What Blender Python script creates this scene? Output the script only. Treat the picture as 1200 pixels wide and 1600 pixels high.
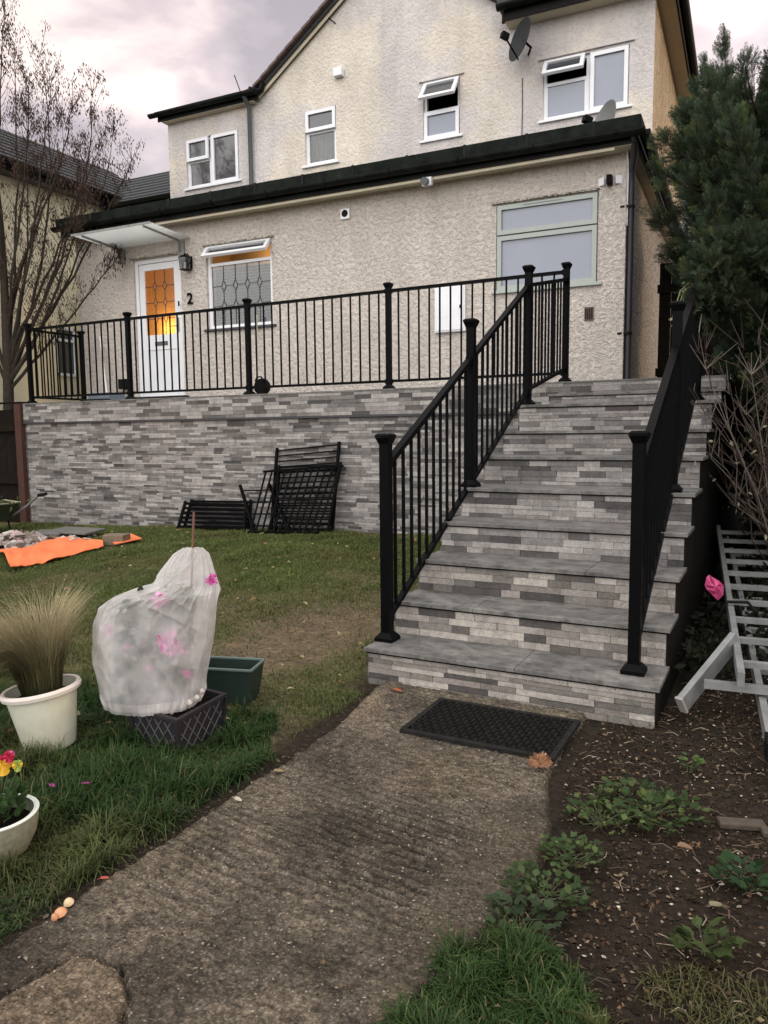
import bpy, math, random
import numpy as np
from mathutils import Vector, Matrix, noise as mnoise
random.seed(7); rng=np.random.default_rng(11)
for o in list(bpy.data.objects): bpy.data.objects.remove(o)
S=bpy.context.scene; COL=S.collection
# ------------------------------------------------------------------ camera
CP=np.array([1.8585,-3.3312,1.2777]); YAW,PIT,ROLL,FPX=.4812,.1035,-.0098,1180.78
_s,_c=math.sin(YAW),math.cos(YAW)
FW=np.array([-_s*math.cos(PIT),_c*math.cos(PIT),-math.sin(PIT)]); RT=np.array([_c,_s,0.]); UP=np.cross(RT,FW)
cr,sr=math.cos(ROLL),math.sin(ROLL)      # roll
camX=cr*RT+sr*UP; camY=cr*UP-sr*RT
cam=bpy.data.objects.new('camera',bpy.data.cameras.new('camera')); COL.objects.link(cam)
M=Matrix(((camX[0],camY[0],-FW[0],CP[0]),(camX[1],camY[1],-FW[1],CP[1]),(camX[2],camY[2],-FW[2],CP[2]),(0,0,0,1)))
cam.matrix_world=M
cam.data.sensor_fit='VERTICAL'; cam.data.sensor_height=36; cam.data.lens=36*FPX/1600
cam.data.clip_start=.05; cam.data.clip_end=2000
S.camera=cam
S.render.resolution_x=768; S.render.resolution_y=1024
# ------------------------------------------------------------------ light
S.view_settings.view_transform='Standard'; S.view_settings.look='None'; S.view_settings.exposure=.14; S.view_settings.gamma=1
SUN_EL,SUN_AZ=math.radians(9),math.radians(58)      # azimuth from +Y towards +X
W=bpy.data.worlds.new('World'); S.world=W; W.use_nodes=True
nt=W.node_tree; nt.nodes.clear()
def N(t,**k):
    n=nt.nodes.new(t)
    for a,b in k.items(): setattr(n,a,b)
    return n
def wmath(op,a,b=None,c=None,clamp=False):
    n=N('ShaderNodeMath',operation=op,use_clamp=clamp)
    for i,v in enumerate((a,b,c)):
        if v is None: continue
        if isinstance(v,(int,float)): n.inputs[i].default_value=v
        else: nt.links.new(v,n.inputs[i])
    return n.outputs[0]
tc=N('ShaderNodeTexCoord')
def wdot(vec):
    n=N('ShaderNodeVectorMath',operation='DOT_PRODUCT'); nt.links.new(tc.outputs['Generated'],n.inputs[0])
    v=Vector(vec).normalized(); n.inputs[1].default_value=v; return n.outputs['Value']
mp=N('ShaderNodeMapping'); mp.inputs['Scale'].default_value=(1.5,1.5,3.6); mp.inputs['Location'].default_value=(.35,.1,.2); mp.inputs['Rotation'].default_value=(.15,.2,0); nt.links.new(tc.outputs['Generated'],mp.inputs[0])
n1=N('ShaderNodeTexNoise'); n1.inputs['Scale'].default_value=2.3; n1.inputs['Detail'].default_value=7; n1.inputs['Roughness'].default_value=.52; n1.inputs['Distortion'].default_value=.25
nt.links.new(mp.outputs[0],n1.inputs['Vector'])
ramp=N('ShaderNodeValToRGB'); nt.links.new(n1.outputs['Fac'],ramp.inputs[0])
cr_=ramp.color_ramp; cr_.elements[0].position=.40; cr_.elements[0].color=(.345,.32,.365,1); cr_.elements[1].position=.60; cr_.elements[1].color=(.98,.83,.79,1)
e=cr_.elements.new(.465); e.color=(.47,.425,.47,1); e=cr_.elements.new(.52); e.color=(.64,.54,.57,1)
glow=wmath('MULTIPLY',wmath('POWER',wmath('MAXIMUM',wdot((.18,.93,.42)),0),14),.55)
glow2=wmath('MULTIPLY',wmath('POWER',wmath('MAXIMUM',wdot((-.62,.75,.22)),0),22),.3)
addc=N('ShaderNodeMix',data_type='RGBA',blend_type='ADD'); addc.inputs['Factor'].default_value=1
gl=N('ShaderNodeMix',data_type='RGBA',blend_type='MIX'); nt.links.new(wmath('ADD',glow,glow2),gl.inputs['Factor']); gl.inputs['A'].default_value=(0,0,0,1); gl.inputs['B'].default_value=(1.0,.86,.84,1)
nt.links.new(ramp.outputs[0],addc.inputs['A']); nt.links.new(gl.outputs['Result'],addc.inputs['B'])
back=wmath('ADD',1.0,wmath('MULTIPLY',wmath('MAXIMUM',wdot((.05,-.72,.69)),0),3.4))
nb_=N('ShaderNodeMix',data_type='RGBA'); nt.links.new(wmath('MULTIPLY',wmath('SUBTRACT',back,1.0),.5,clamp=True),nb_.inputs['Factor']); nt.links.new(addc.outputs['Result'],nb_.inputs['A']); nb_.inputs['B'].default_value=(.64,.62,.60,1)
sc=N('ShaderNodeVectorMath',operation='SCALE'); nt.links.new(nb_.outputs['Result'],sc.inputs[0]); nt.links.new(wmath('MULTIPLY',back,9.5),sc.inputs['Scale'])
sky=N('ShaderNodeTexSky',sky_type='NISHITA'); sky.sun_disc=False; sky.sun_elevation=SUN_EL; sky.sun_rotation=SUN_AZ; sky.air_density=1.5; sky.dust_density=3
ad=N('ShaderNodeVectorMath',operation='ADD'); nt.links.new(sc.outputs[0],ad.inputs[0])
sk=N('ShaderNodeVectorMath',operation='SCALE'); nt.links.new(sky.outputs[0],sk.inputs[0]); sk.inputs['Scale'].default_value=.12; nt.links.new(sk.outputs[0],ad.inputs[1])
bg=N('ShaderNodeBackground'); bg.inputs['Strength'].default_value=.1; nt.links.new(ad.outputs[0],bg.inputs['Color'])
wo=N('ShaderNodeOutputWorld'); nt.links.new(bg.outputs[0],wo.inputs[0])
sun=bpy.data.objects.new('sun',bpy.data.lights.new('sun','SUN')); COL.objects.link(sun)
sun.data.energy=1.0; sun.data.angle=math.radians(12); sun.data.color=(1,.68,.42)
sd=Vector((math.sin(SUN_AZ)*math.cos(SUN_EL),math.cos(SUN_AZ)*math.cos(SUN_EL),math.sin(SUN_EL)))
sun.rotation_euler=sd.to_track_quat('Z','Y').to_euler()
# ------------------------------------------------------------------ helpers
def ray(u,v):
    a,b=u-600,v-800
    return FW+camX*(a/FPX)-camY*(b/FPX)
def Dp(u,v,d): return CP+ray(u,v)*d                      # point at camera depth d
def Zp(u,v,z): r=ray(u,v); return CP+r*(z-CP[2])/r[2]
def Yp(u,v,y): r=ray(u,v); return CP+r*(y-CP[1])/r[1]
def sm(t): t=np.clip(t,0,1); return t*t*(3-2*t)
def vnoise(x,y,seed=0):
    x=np.asarray(x,float);y=np.asarray(y,float)
    xi=np.floor(x).astype(int);yi=np.floor(y).astype(int);xf=x-xi;yf=y-yi
    def h(a,b):
        n=(a*374761393+b*668265263+seed*982451653)&0x7fffffff
        n=((n^(n>>13))*1274126177)&0x7fffffff
        return ((n^(n>>16))&0xffff)/65535.
    u=xf*xf*(3-2*xf);v=yf*yf*(3-2*yf)
    return (h(xi,yi)*(1-u)+h(xi+1,yi)*u)*(1-v)+(h(xi,yi+1)*(1-u)+h(xi+1,yi+1)*u)*v
def fbm(x,y,o=4,seed=0):
    s=0;a=.5
    for i in range(o): s=s+a*vnoise(np.asarray(x)*2**i,np.asarray(y)*2**i,seed+i*7); a*=.5
    return s
def gz(x,y):
    x=np.asarray(x,float);y=np.asarray(y,float)
    wall=.226+(np.clip(x,-7.6,-1)+1.88)*.0274
    left=sm(y/3.75)*wall*sm((-x+.25)/.6)
    left=np.where(y>3.7,wall*sm((-x+.25)/.6),left)
    right=.125*np.clip(y+.25,0,4.5)*sm((x-1.4)/.6)
    b=(fbm(x*1.3,y*1.3,3,3)-.45)*.05*np.maximum(sm((-x+.1)/.5),sm((x-1.35)/.5))
    b=b*np.where(y>3.2,.3,1)
    return left+right+b
def onG(u,v,dz=0):
    z=0
    for i in range(12): p=Zp(u,v,z+dz); z=float(gz(p[0],p[1]))
    return p
# house frame
K=.036; _n=math.hypot(1,K); HEX=np.array([1/_n,K/_n,0]); HEY=np.array([-K/_n,1/_n,0]); HO=np.array([0,5.4,0.])
HROT=math.atan(K)
def hw(lx,d,z): return HO+HEX*lx+HEY*d+np.array([0,0,z])

MATS={}
def mat(name,base=(.5,.5,.5),rough=.7,metal=0,var=.15,vscale=8,bump=0,bscale=60,bdist=.01,col2=None,col2scale=2,attr=None,spec=.5,fn=None,coat=0,detail=4):
    if name in MATS: return MATS[name]
    m=bpy.data.materials.new(name); m.use_nodes=True; t=m.node_tree; p=t.nodes['Principled BSDF']
    p.inputs['Roughness'].default_value=rough; p.inputs['Metallic'].default_value=metal; p.inputs['Specular IOR Level'].default_value=spec
    if coat: p.inputs['Coat Weight'].default_value=coat
    def nn(k,**kw):
        n=t.nodes.new(k)
        for a,b in kw.items(): setattr(n,a,b)
        return n
    L=t.links.new
    c=nn('ShaderNodeTexCoord'); vec=c.outputs['Object']
    if attr:
        a=nn('ShaderNodeAttribute',attribute_name=attr); src=a.outputs['Color']
    else:
        r=nn('ShaderNodeRGB'); r.outputs[0].default_value=(*base,1); src=r.outputs[0]
    def noise(scale,detail=4,rgh=.6):
        n=nn('ShaderNodeTexNoise'); n.inputs['Scale'].default_value=scale; n.inputs['Detail'].default_value=detail; n.inputs['Roughness'].default_value=rgh; L(vec,n.inputs['Vector']); return n
    if col2 is not None:
        n=noise(col2scale,5); rp=nn('ShaderNodeMapRange'); rp.inputs['From Min'].default_value=.42; rp.inputs['From Max'].default_value=.62; L(n.outputs['Fac'],rp.inputs['Value'])
        mx=nn('ShaderNodeMix',data_type='RGBA'); L(rp.outputs[0],mx.inputs['Factor']); L(src,mx.inputs['A']); mx.inputs['B'].default_value=(*col2,1); src=mx.outputs['Result']
    if var:
        n=noise(vscale,detail); mr=nn('ShaderNodeMapRange'); mr.inputs['From Min'].default_value=.25; mr.inputs['From Max'].default_value=.75
        mr.inputs['To Min'].default_value=1-var; mr.inputs['To Max'].default_value=1+var; L(n.outputs['Fac'],mr.inputs['Value'])
        sc=nn('ShaderNodeVectorMath',operation='SCALE'); L(src,sc.inputs[0]); L(mr.outputs[0],sc.inputs['Scale']); src=sc.outputs[0]
        r2=nn('ShaderNodeMapRange'); r2.inputs['To Min'].default_value=max(0.02,rough-.12); r2.inputs['To Max'].default_value=min(1,rough+.12); L(n.outputs['Fac'],r2.inputs['Value']); L(r2.outputs[0],p.inputs['Roughness'])
    L(src,p.inputs['Base Color'])
    if bump:
        n=noise(bscale,6,.65); b=nn('ShaderNodeBump'); b.inputs['Strength'].default_value=bump; b.inputs['Distance'].default_value=bdist; L(n.outputs['Fac'],b.inputs['Height']); L(b.outputs[0],p.inputs['Normal'])
    if fn: fn(m,t,p,nn,L,vec,src)
    MATS[name]=m; return m
ORG={}
class MB:
    def __init__(s): s.v=[];s.f=[];s.c=[]
    def face(s,pts,col=None):
        i=len(s.v); s.v+= [tuple(p) for p in pts]; s.f.append(tuple(range(i,i+len(pts)))); s.c.append(col)
    def hexa(s,p,col=None):      # 8 points: bottom 4 ccw, top 4 ccw
        i=len(s.v); s.v+=[tuple(q) for q in p]
        for f in ((3,2,1,0),(4,5,6,7),(0,1,5,4),(1,2,6,5),(2,3,7,6),(3,0,4,7)): s.f.append(tuple(i+k for k in f)); s.c.append(col)
    def box(s,x0,x1,y0,y1,z0,z1,col=None,T=None):
        p=[(x0,y0,z0),(x1,y0,z0),(x1,y1,z0),(x0,y1,z0),(x0,y0,z1),(x1,y0,z1),(x1,y1,z1),(x0,y1,z1)]
        if T is not None: p=[tuple(T@Vector(q)) for q in p]
        s.hexa(p,col)
    def frus(s,cx,cy,z0,z1,r0,r1,col=None):
        s.hexa([(cx+a*r0,cy+b*r0,z0) for a,b in ((-1,-1),(1,-1),(1,1),(-1,1))]+[(cx+a*r1,cy+b*r1,z1) for a,b in ((-1,-1),(1,-1),(1,1),(-1,1))],col)
    def beam(s,a,b,w,h,up=(0,0,1),col=None):   # rectangular bar a->b, width w (sideways), height h (along up)
        a=Vector(a);b=Vector(b);d=(b-a).normalized();sd_=d.cross(Vector(up))
        if sd_.length<1e-4: sd_=d.cross(Vector((0,1,0)))
        sd_.normalize(); u=sd_.cross(d).normalized(); sd_*=w/2;u*=h/2
        s.hexa([a-sd_-u,a+sd_-u,b+sd_-u,b-sd_-u,a-sd_+u,a+sd_+u,b+sd_+u,b-sd_+u],col)
    def tube(s,pts,r,n=8,cap=True,col=None):
        pts=[Vector(p) for p in pts]; rs=r if hasattr(r,'__len__') else [r]*len(pts)
        base=len(s.v); prev=None
        for k,p in enumerate(pts):
            d=(pts[min(k+1,len(pts)-1)]-pts[max(k-1,0)]).normalized()
            if prev is None:
                a=d.cross(Vector((0,0,1)))
                if a.length<.05: a=d.cross(Vector((0,1,0)))
            else: a=prev-d*prev.dot(d)
            a.normalize(); prev=a; b=d.cross(a)
            for j in range(n):
                t=2*math.pi*j/n; q=p+(a*math.cos(t)+b*math.sin(t))*rs[k]; s.v.append(tuple(q))
        for k in range(len(pts)-1):
            for j in range(n):
                s.f.append((base+k*n+j,base+(k+1)*n+j,base+(k+1)*n+(j+1)%n,base+k*n+(j+1)%n)); s.c.append(col)
        if cap:
            s.f.append(tuple(base+j for j in range(n))); s.c.append(col)
            s.f.append(tuple(base+(len(pts)-1)*n+j for j in range(n-1,-1,-1))); s.c.append(col)
    def lathe(s,prof,c=(0,0,0),n=40,T=None,col=None,sq=1):
        base=len(s.v); m=len(prof)
        for (r,z) in prof:
            for j in range(n):
                t=2*math.pi*j/n; q=Vector((r*math.cos(t),r*math.sin(t)*sq,z))
                if T is not None: q=T@q
                s.v.append((q[0]+c[0],q[1]+c[1],q[2]+c[2]))
        for k in range(m-1):
            for j in range(n): s.f.append((base+k*n+j,base+k*n+(j+1)%n,base+(k+1)*n+(j+1)%n,base+(k+1)*n+j)); s.c.append(col)
    def disc(s,c,r,nrm,n=24,col=None):
        nrm=Vector(nrm).normalized(); a=nrm.cross(Vector((0,0,1)))
        if a.length<.05: a=Vector((1,0,0))
        a.normalize(); b=nrm.cross(a); s.face([Vector(c)+(a*math.cos(t)+b*math.sin(t))*r for t in [2*math.pi*j/n for j in range(n)]],col)
    def extrude(s,poly,off,col=None):   # closed polygon (3d points) swept by off
        n=len(poly); poly=[Vector(p) for p in poly]; off=Vector(off); i=len(s.v)
        s.v+=[tuple(p) for p in poly]+[tuple(p+off) for p in poly]
        s.f.append(tuple(range(i+n-1,i-1,-1))); s.c.append(col); s.f.append(tuple(range(i+n,i+2*n))); s.c.append(col)
        for j in range(n): s.f.append((i+j,i+(j+1)%n,i+n+(j+1)%n,i+n+j)); s.c.append(col)
    def build(s,name,m,parent=None,loc=None,smooth=False,bevel=0,org=None):
        me=bpy.data.meshes.new(name)
        if org is None and loc is not None: org=np.zeros(3)
        if org is None: org=ORG.get(parent,None)
        if org is None: org=np.zeros(3)
        vs=np.array(s.v,float)-org
        me.from_pydata([tuple(q) for q in vs],[],s.f)
        if any(c is not None for c in s.c):
            a=me.color_attributes.new('Col','FLOAT_COLOR','CORNER'); arr=[]
            for f,c in zip(s.f,s.c):
                c=c or (.5,.5,.5); arr+= [c[0],c[1],c[2],1]*len(f)
            a.data.foreach_set('color',arr)
        me.materials.append(m)
        if smooth: me.shade_smooth()
        me.update()
        o=bpy.data.objects.new(name,me); COL.objects.link(o)
        if parent is not None: o.parent=parent; ORG[o]=org
        else:
            if org is not None: o.location=tuple(org)
            ORG[o]=org
        if loc is not None: o.location=tuple(loc)
        if bevel:
            b=o.modifiers.new('bevel','BEVEL'); b.width=bevel; b.segments=2; b.limit_method='ANGLE'
        if smooth:
            try: me.set_sharp_from_angle(angle=math.radians(40))
            except Exception: pass
        return o
def tag(o,label,cat,group=None,kind=None):
    if label: o['label']=label
    if cat: o['category']=cat
    if group: o['group']=group
    if kind: o['kind']=kind
    return o
def thing(name,label,cat,loc=(0,0,0),rotz=0,group=None,local=False):
    o=bpy.data.objects.new(name,None); COL.objects.link(o); o.empty_display_size=.1; o.location=tuple(loc); o.rotation_euler=(0,0,rotz)
    ORG[o]=np.zeros(3) if local else np.array(loc,float)
    return tag(o,label,cat,group)
def solo(name,mb,m,label,cat,org,group=None,kind=None,**k):
    return tag(mb.build(name,m,org=np.array(org,float),**k),label,cat,group,kind)
def copytree(src,parent=None,loc=None):
    c=src.copy(); COL.objects.link(c); c.parent=parent
    if loc is not None: c.location=tuple(loc)
    for ch in list(src.children): copytree(ch,c)
    return c
def npmesh(name,V,F,m,colr=None,parent=None,smooth=False,org=None,loc=None):
    """V (n,3); F (k,3|4) int; colr (n,3) point colours"""
    if org is None: org=ORG[parent] if parent is not None else (0,0,0)
    me=bpy.data.meshes.new(name); V=np.asarray(V,np.float32)-np.asarray(org,np.float32); F=np.asarray(F,np.int32); k=F.shape[1]
    me.vertices.add(len(V)); me.vertices.foreach_set('co',V.ravel())
    me.loops.add(F.size); me.loops.foreach_set('vertex_index',F.ravel())
    me.polygons.add(len(F)); me.polygons.foreach_set('loop_start',np.arange(0,F.size,k,dtype=np.int32)); me.polygons.foreach_set('loop_total',np.full(len(F),k,np.int32))
    if smooth: me.polygons.foreach_set('use_smooth',np.ones(len(F),bool))
    me.update(calc_edges=True); me.validate()
    if colr is not None:
        a=me.color_attributes.new('Col','FLOAT_COLOR','POINT'); c=np.ones((len(V),4),np.float32); c[:,:3]=colr; a.data.foreach_set('color',c.ravel())
    me.materials.append(m); o=bpy.data.objects.new(name,me); COL.objects.link(o)
    if parent is not None: o.parent=parent; ORG[o]=ORG[parent]
    else: o.location=tuple(org); ORG[o]=np.array(org,float)
    if loc is not None: o.location=tuple(loc)
    return o
def blades(P,h,w,lean,az,curl,c0,c1):
    """grass blades: P (n,3) base, h,w,lean,az,curl (n,), colours (n,3) bottom/top -> V,F,C"""
    n=len(P); t=np.array([0,.4,.75,1.]); dirx,diry=np.cos(az),np.sin(az); sx,sy=-np.sin(az),np.cos(az)
    V=np.zeros((n,7,3)); C=np.zeros((n,7,3)); idx=[(0,0,-1),(1,0,1),(2,1,-1),(3,1,1),(4,2,-1),(5,2,1),(6,3,0)]
    wd=[1,.85,.55,0]
    for k,l,sg in idx:
        a=lean*t[l]+curl*t[l]**2; out=np.sin(a)*h*t[l]; zz=np.cos(np.minimum(a,1.9))*h*t[l]
        V[:,k,0]=P[:,0]+dirx*out+sx*sg*w*wd[l]; V[:,k,1]=P[:,1]+diry*out+sy*sg*w*wd[l]; V[:,k,2]=P[:,2]+zz
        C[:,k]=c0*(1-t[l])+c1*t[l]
    T=np.array([(0,1,3),(0,3,2),(2,3,5),(2,5,4),(4,5,6)])
    F=(T[None]+(np.arange(n)*7)[:,None,None]).reshape(-1,3)
    return V.reshape(-1,3),F,C.reshape(-1,3)
def inst(tv,tf,P,R,Sc):
    """instances of a template: tv (m,3), tf (k,3), P (n,3), R (n,3,3), Sc (n,) or (n,3)"""
    Sc=np.asarray(Sc); 
    if Sc.ndim==1: Sc=Sc[:,None].repeat(3,1)
    V=np.einsum('nij,nmj->nmi',R,tv[None]*Sc[:,None,:])+P[:,None,:]
    F=tf[None]+(np.arange(len(P))*len(tv))[:,None,None]
    return V.reshape(-1,3),F.reshape(-1,tf.shape[1])
def randrot(n,up=None):
    q=rng.normal(size=(n,4)); q/=np.linalg.norm(q,axis=1)[:,None]; w,x,y,z=q.T
    return np.stack([np.stack([1-2*(y*y+z*z),2*(x*y-z*w),2*(x*z+y*w)],1),np.stack([2*(x*y+z*w),1-2*(x*x+z*z),2*(y*z-x*w)],1),np.stack([2*(x*z-y*w),2*(y*z+x*w),1-2*(x*x+y*y)],1)],1)
def frames(Z,roll=None):
    """rotation matrices whose local +Y follows Z (n,3)"""
    Z=Z/np.linalg.norm(Z,axis=1)[:,None]; a=rng.normal(size=Z.shape); X=np.cross(Z,a); X/=np.linalg.norm(X,axis=1)[:,None]; Y=np.cross(X,Z)
    return np.stack([X,Z,Y],2)
# ------------------------------------------------------------------ materials
def f_rough(sc1,sc2,st,patch=None,dirt=0,dist=.03,pits=.45):
    def fn(m,t,p,nn,L,vec,src):
        def noise(sc,d=4,rg=.6,di=0,v=None):
            n=nn('ShaderNodeTexNoise'); n.inputs['Scale'].default_value=sc; n.inputs['Detail'].default_value=d; n.inputs['Roughness'].default_value=rg; n.inputs['Distortion'].default_value=di; L(v or vec,n.inputs['Vector']); return n
        def mr(o,a,b,c,d):
            r=nn('ShaderNodeMapRange'); r.interpolation_type='SMOOTHSTEP'
            for k,v in zip(('From Min','From Max','To Min','To Max'),(a,b,c,d)): r.inputs[k].default_value=v
            L(o,r.inputs['Value']); return r.outputs[0]
        def mul(c,f):
            q=nn('ShaderNodeVectorMath',operation='SCALE'); L(c,q.inputs[0]); L(f,q.inputs['Scale']); return q.outputs[0]
        n=noise(sc1,6,.62,.35); hm=mr(n.outputs['Fac'],.36,.62,0,1); n3=noise(sc2,5,.7,.2)
        c=nn('ShaderNodeMath',operation='MULTIPLY_ADD'); L(n3.outputs['Fac'],c.inputs[0]); c.inputs[1].default_value=.8; L(hm,c.inputs[2])
        b=nn('ShaderNodeBump'); b.inputs['Strength'].default_value=st; b.inputs['Distance'].default_value=dist; L(c.outputs[0],b.inputs['Height']); L(b.outputs[0],p.inputs['Normal'])
        out=src
        if patch:
            n2=noise(.75,4,.5,.4); mx=nn('ShaderNodeMix',data_type='RGBA'); L(mr(n2.outputs['Fac'],.44,.56,0,1),mx.inputs['Factor']); L(out,mx.inputs['A']); mx.inputs['B'].default_value=(*patch,1); out=mx.outputs['Result']
        mpn=nn('ShaderNodeMapping'); mpn.inputs['Scale'].default_value=(4,4,.6); L(vec,mpn.inputs[0])
        n4=noise(1,6,.6,0,mpn.outputs[0]); out=mul(out,mr(n4.outputs['Fac'],.3,.7,1-dirt,1.05))
        n5=noise(1.7,5,.6); out=mul(out,mr(n5.outputs['Fac'],.3,.7,1-dirt*.8,1.06))
        out=mul(out,mr(n.outputs['Fac'],.33,.50,1-pits,1)); out=mul(out,mr(n3.outputs['Fac'],.30,.5,1-pits*.7,1.04))
        L(out,p.inputs['Base Color'])
    return fn
def f_peb(m,t,p,nn,L,vec,src):
    v=nn('ShaderNodeTexVoronoi'); v.inputs['Scale'].default_value=62; L(vec,v.inputs['Vector']); sp=nn('ShaderNodeSeparateColor'); L(v.outputs['Color'],sp.inputs[0])
    r=nn('ShaderNodeMapRange'); r.inputs['To Min'].default_value=.25; r.inputs['To Max'].default_value=1.45; L(sp.outputs[0],r.inputs['Value'])
    q=nn('ShaderNodeVectorMath',operation='SCALE'); L(src,q.inputs[0]); L(r.outputs[0],q.inputs['Scale']); L(q.outputs[0],p.inputs['Base Color'])
    b=nn('ShaderNodeBump',invert=True); b.inputs['Strength'].default_value=.9; b.inputs['Distance'].default_value=.02; L(v.outputs['Distance'],b.inputs['Height']); L(b.outputs[0],p.inputs['Normal'])
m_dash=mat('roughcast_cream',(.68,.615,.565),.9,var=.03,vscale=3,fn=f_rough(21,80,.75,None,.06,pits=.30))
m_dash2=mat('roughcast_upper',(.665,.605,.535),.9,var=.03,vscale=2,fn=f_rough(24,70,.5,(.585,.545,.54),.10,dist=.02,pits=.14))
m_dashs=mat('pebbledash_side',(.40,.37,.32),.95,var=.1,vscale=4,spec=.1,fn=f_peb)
m_dasho=mat('roughcast_side_sunlit',(.56,.43,.27),.9,var=.08,vscale=4,fn=f_rough(19,70,.8,None,.15))  # sunset warmth painted into the roughcast of this side
m_neigh=mat('neighbour_render',(.60,.56,.42),.9,var=.06,vscale=3,bump=.3,bscale=40)
m_black=mat('black_powder_coat',(.0028,.0028,.0033),.42,var=.25,vscale=22,spec=.05)
m_plast=mat('black_plastic_gutter',(.004,.0048,.0046),.5,var=.3,vscale=6,col2=(.009,.012,.010),col2scale=3,spec=.12)
m_kerb=mat('mossy_roof_trim',(.006,.008,.0075),.8,var=.6,vscale=9,spec=.1,col2=(.012,.016,.012),col2scale=4,bump=.3,bscale=50)
m_white=mat('white_upvc',(.74,.75,.79),.32,var=.04,vscale=5)
m_sage=mat('sage_frame',(.34,.375,.355),.45,var=.05,vscale=5)
m_soff=mat('soffit_board',(.55,.49,.38),.7,var=.12,vscale=4)
m_grayp=mat('grey_downpipe',(.075,.085,.095),.5,var=.1)
m_darkp=mat('dark_downpipe',(.03,.028,.036),.45,var=.15)
m_lead=mat('lead_came',(.05,.05,.055),.6,var=0)
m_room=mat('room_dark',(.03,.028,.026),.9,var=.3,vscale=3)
m_roomw=mat('room_orange',(.66,.49,.28),.9,var=.1,vscale=2)
m_slate=mat('slate_roof',(.036,.038,.042),.75,var=.3,vscale=20,bump=.3,bscale=20)
m_tileb=mat('brown_verge_tile',(.10,.065,.06),.85,var=.3,vscale=14,bump=.3,bscale=30)
def f_stain(amt,sc=(3,3,1.1)):
    def fn(m,t,p,nn,L,vec,src):
        mp=nn('ShaderNodeMapping'); mp.inputs['Scale'].default_value=sc; L(vec,mp.inputs[0]); n=nn('ShaderNodeTexNoise'); n.inputs['Scale'].default_value=2.2; n.inputs['Detail'].default_value=9; n.inputs['Roughness'].default_value=.7; L(mp.outputs[0],n.inputs['Vector'])
        r=nn('ShaderNodeMapRange'); r.interpolation_type='SMOOTHSTEP'
        for k,v in zip(('From Min','From Max','To Min','To Max'),(.34,.56,1-amt,1.05)): r.inputs[k].default_value=v
        L(n.outputs['Fac'],r.inputs['Value']); q=nn('ShaderNodeVectorMath',operation='SCALE'); L(src,q.inputs[0]); L(r.outputs[0],q.inputs['Scale'])
        g=nn('ShaderNodeTexNoise'); g.inputs['Scale'].default_value=190; g.inputs['Detail'].default_value=3; L(vec,g.inputs['Vector']); r2=nn('ShaderNodeMapRange')
        for k,v in zip(('From Min','From Max','To Min','To Max'),(.3,.7,.8,1.2)): r2.inputs[k].default_value=v
        L(g.outputs['Fac'],r2.inputs['Value']); q2=nn('ShaderNodeVectorMath',operation='SCALE'); L(q.outputs[0],q2.inputs[0]); L(r2.outputs[0],q2.inputs['Scale']); L(q2.outputs[0],p.inputs['Base Color'])
    return fn
m_strip=mat('split_face_tile',attr='Col',rough=.85,var=.22,vscale=40,bump=.9,bscale=55,bdist=.007,detail=7,spec=.25,fn=f_stain(.20,(4,4,2.2)))
m_tread=mat('tread_porcelain',(.110,.107,.105),.55,fn=f_stain(.5,(5,7,5)),var=.3,vscale=9,col2=(.17,.162,.15),col2scale=7,bump=.5,bscale=45,bdist=.004,detail=8)
m_ren=mat('shaded_flank_render',(.012,.0105,.009),.95,spec=.05,var=.35,vscale=5,bump=.5,bscale=30)  # near-black colour carries the shadow beside the steps
m_wood=mat('dark_fence_wood',(.014,.011,.009),.9,spec=.06,var=.3,vscale=10,bump=.3,bscale=40)
m_red=mat('red_post_wood',(.055,.018,.012),.8,var=.3,vscale=8,bump=.2,bscale=50)
m_tan=mat('tan_post_wood',(.13,.075,.03),.85,var=.3,vscale=8)
m_alu=mat('aluminium',(.24,.245,.245),.55,metal=.5,var=.25,vscale=12,bump=.15,bscale=80,bdist=.002)
m_rub=mat('black_rubber',(.007,.007,.0075),.65,spec=.12,var=.3,vscale=30)
m_rubd=mat('dusty_rubber',(.014,.014,.013),.75,spec=.12,var=.4,vscale=20,bump=.2,bscale=80)
m_cream=mat('cream_pot',(.60,.60,.50),.45,var=.1,vscale=6,col2=(.50,.49,.38),col2scale=4)
m_creamr=mat('cream_pot_rim',(.66,.60,.55),.45,var=.08,vscale=6)
m_bowl=mat('speckled_bowl',(.17,.175,.13),.75,var=.3,vscale=60,bump=.2,bscale=90)
m_bowlr=mat('pale_bowl_rim',(.55,.60,.55),.6,var=.1)
m_potsoil=mat('pot_soil',(.010,.007,.005),1,spec=.05,var=.5,vscale=40,bump=1,bscale=60,bdist=.02)
m_plant=mat('charcoal_planter',(.020,.018,.022),.55,spec=.2,var=.2,vscale=12)
m_gtro=mat('green_trough',(.014,.027,.022),.5,var=.2,vscale=8)
m_gtror=mat('green_trough_rim',(.10,.145,.125),.5,var=.15,vscale=8)
m_org=mat('orange_board',(.80,.19,.065),.6,var=.12,vscale=5,col2=(.62,.15,.05),col2scale=2.5)
m_brick=mat('old_block',(.15,.115,.08),.95,var=.3,vscale=25,bump=.5,bscale=50)
m_bark=mat('bark_dark',(.038,.031,.025),.95,spec=.08,var=.3,vscale=20,bump=.5,bscale=40)
m_gray=mat('grey_metal_dish',(.030,.031,.034),.7,spec=.15,var=.1)
m_dishl=mat('pale_dish',(.13,.135,.135),.5,var=.12)
m_rub2=mat('rubble',attr='Col',spec=.08,rough=.95,var=.25,vscale=30,bump=.4,bscale=50)
m_att=mat('attribute_matte',attr='Col',rough=.85,var=.12,vscale=30)
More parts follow.
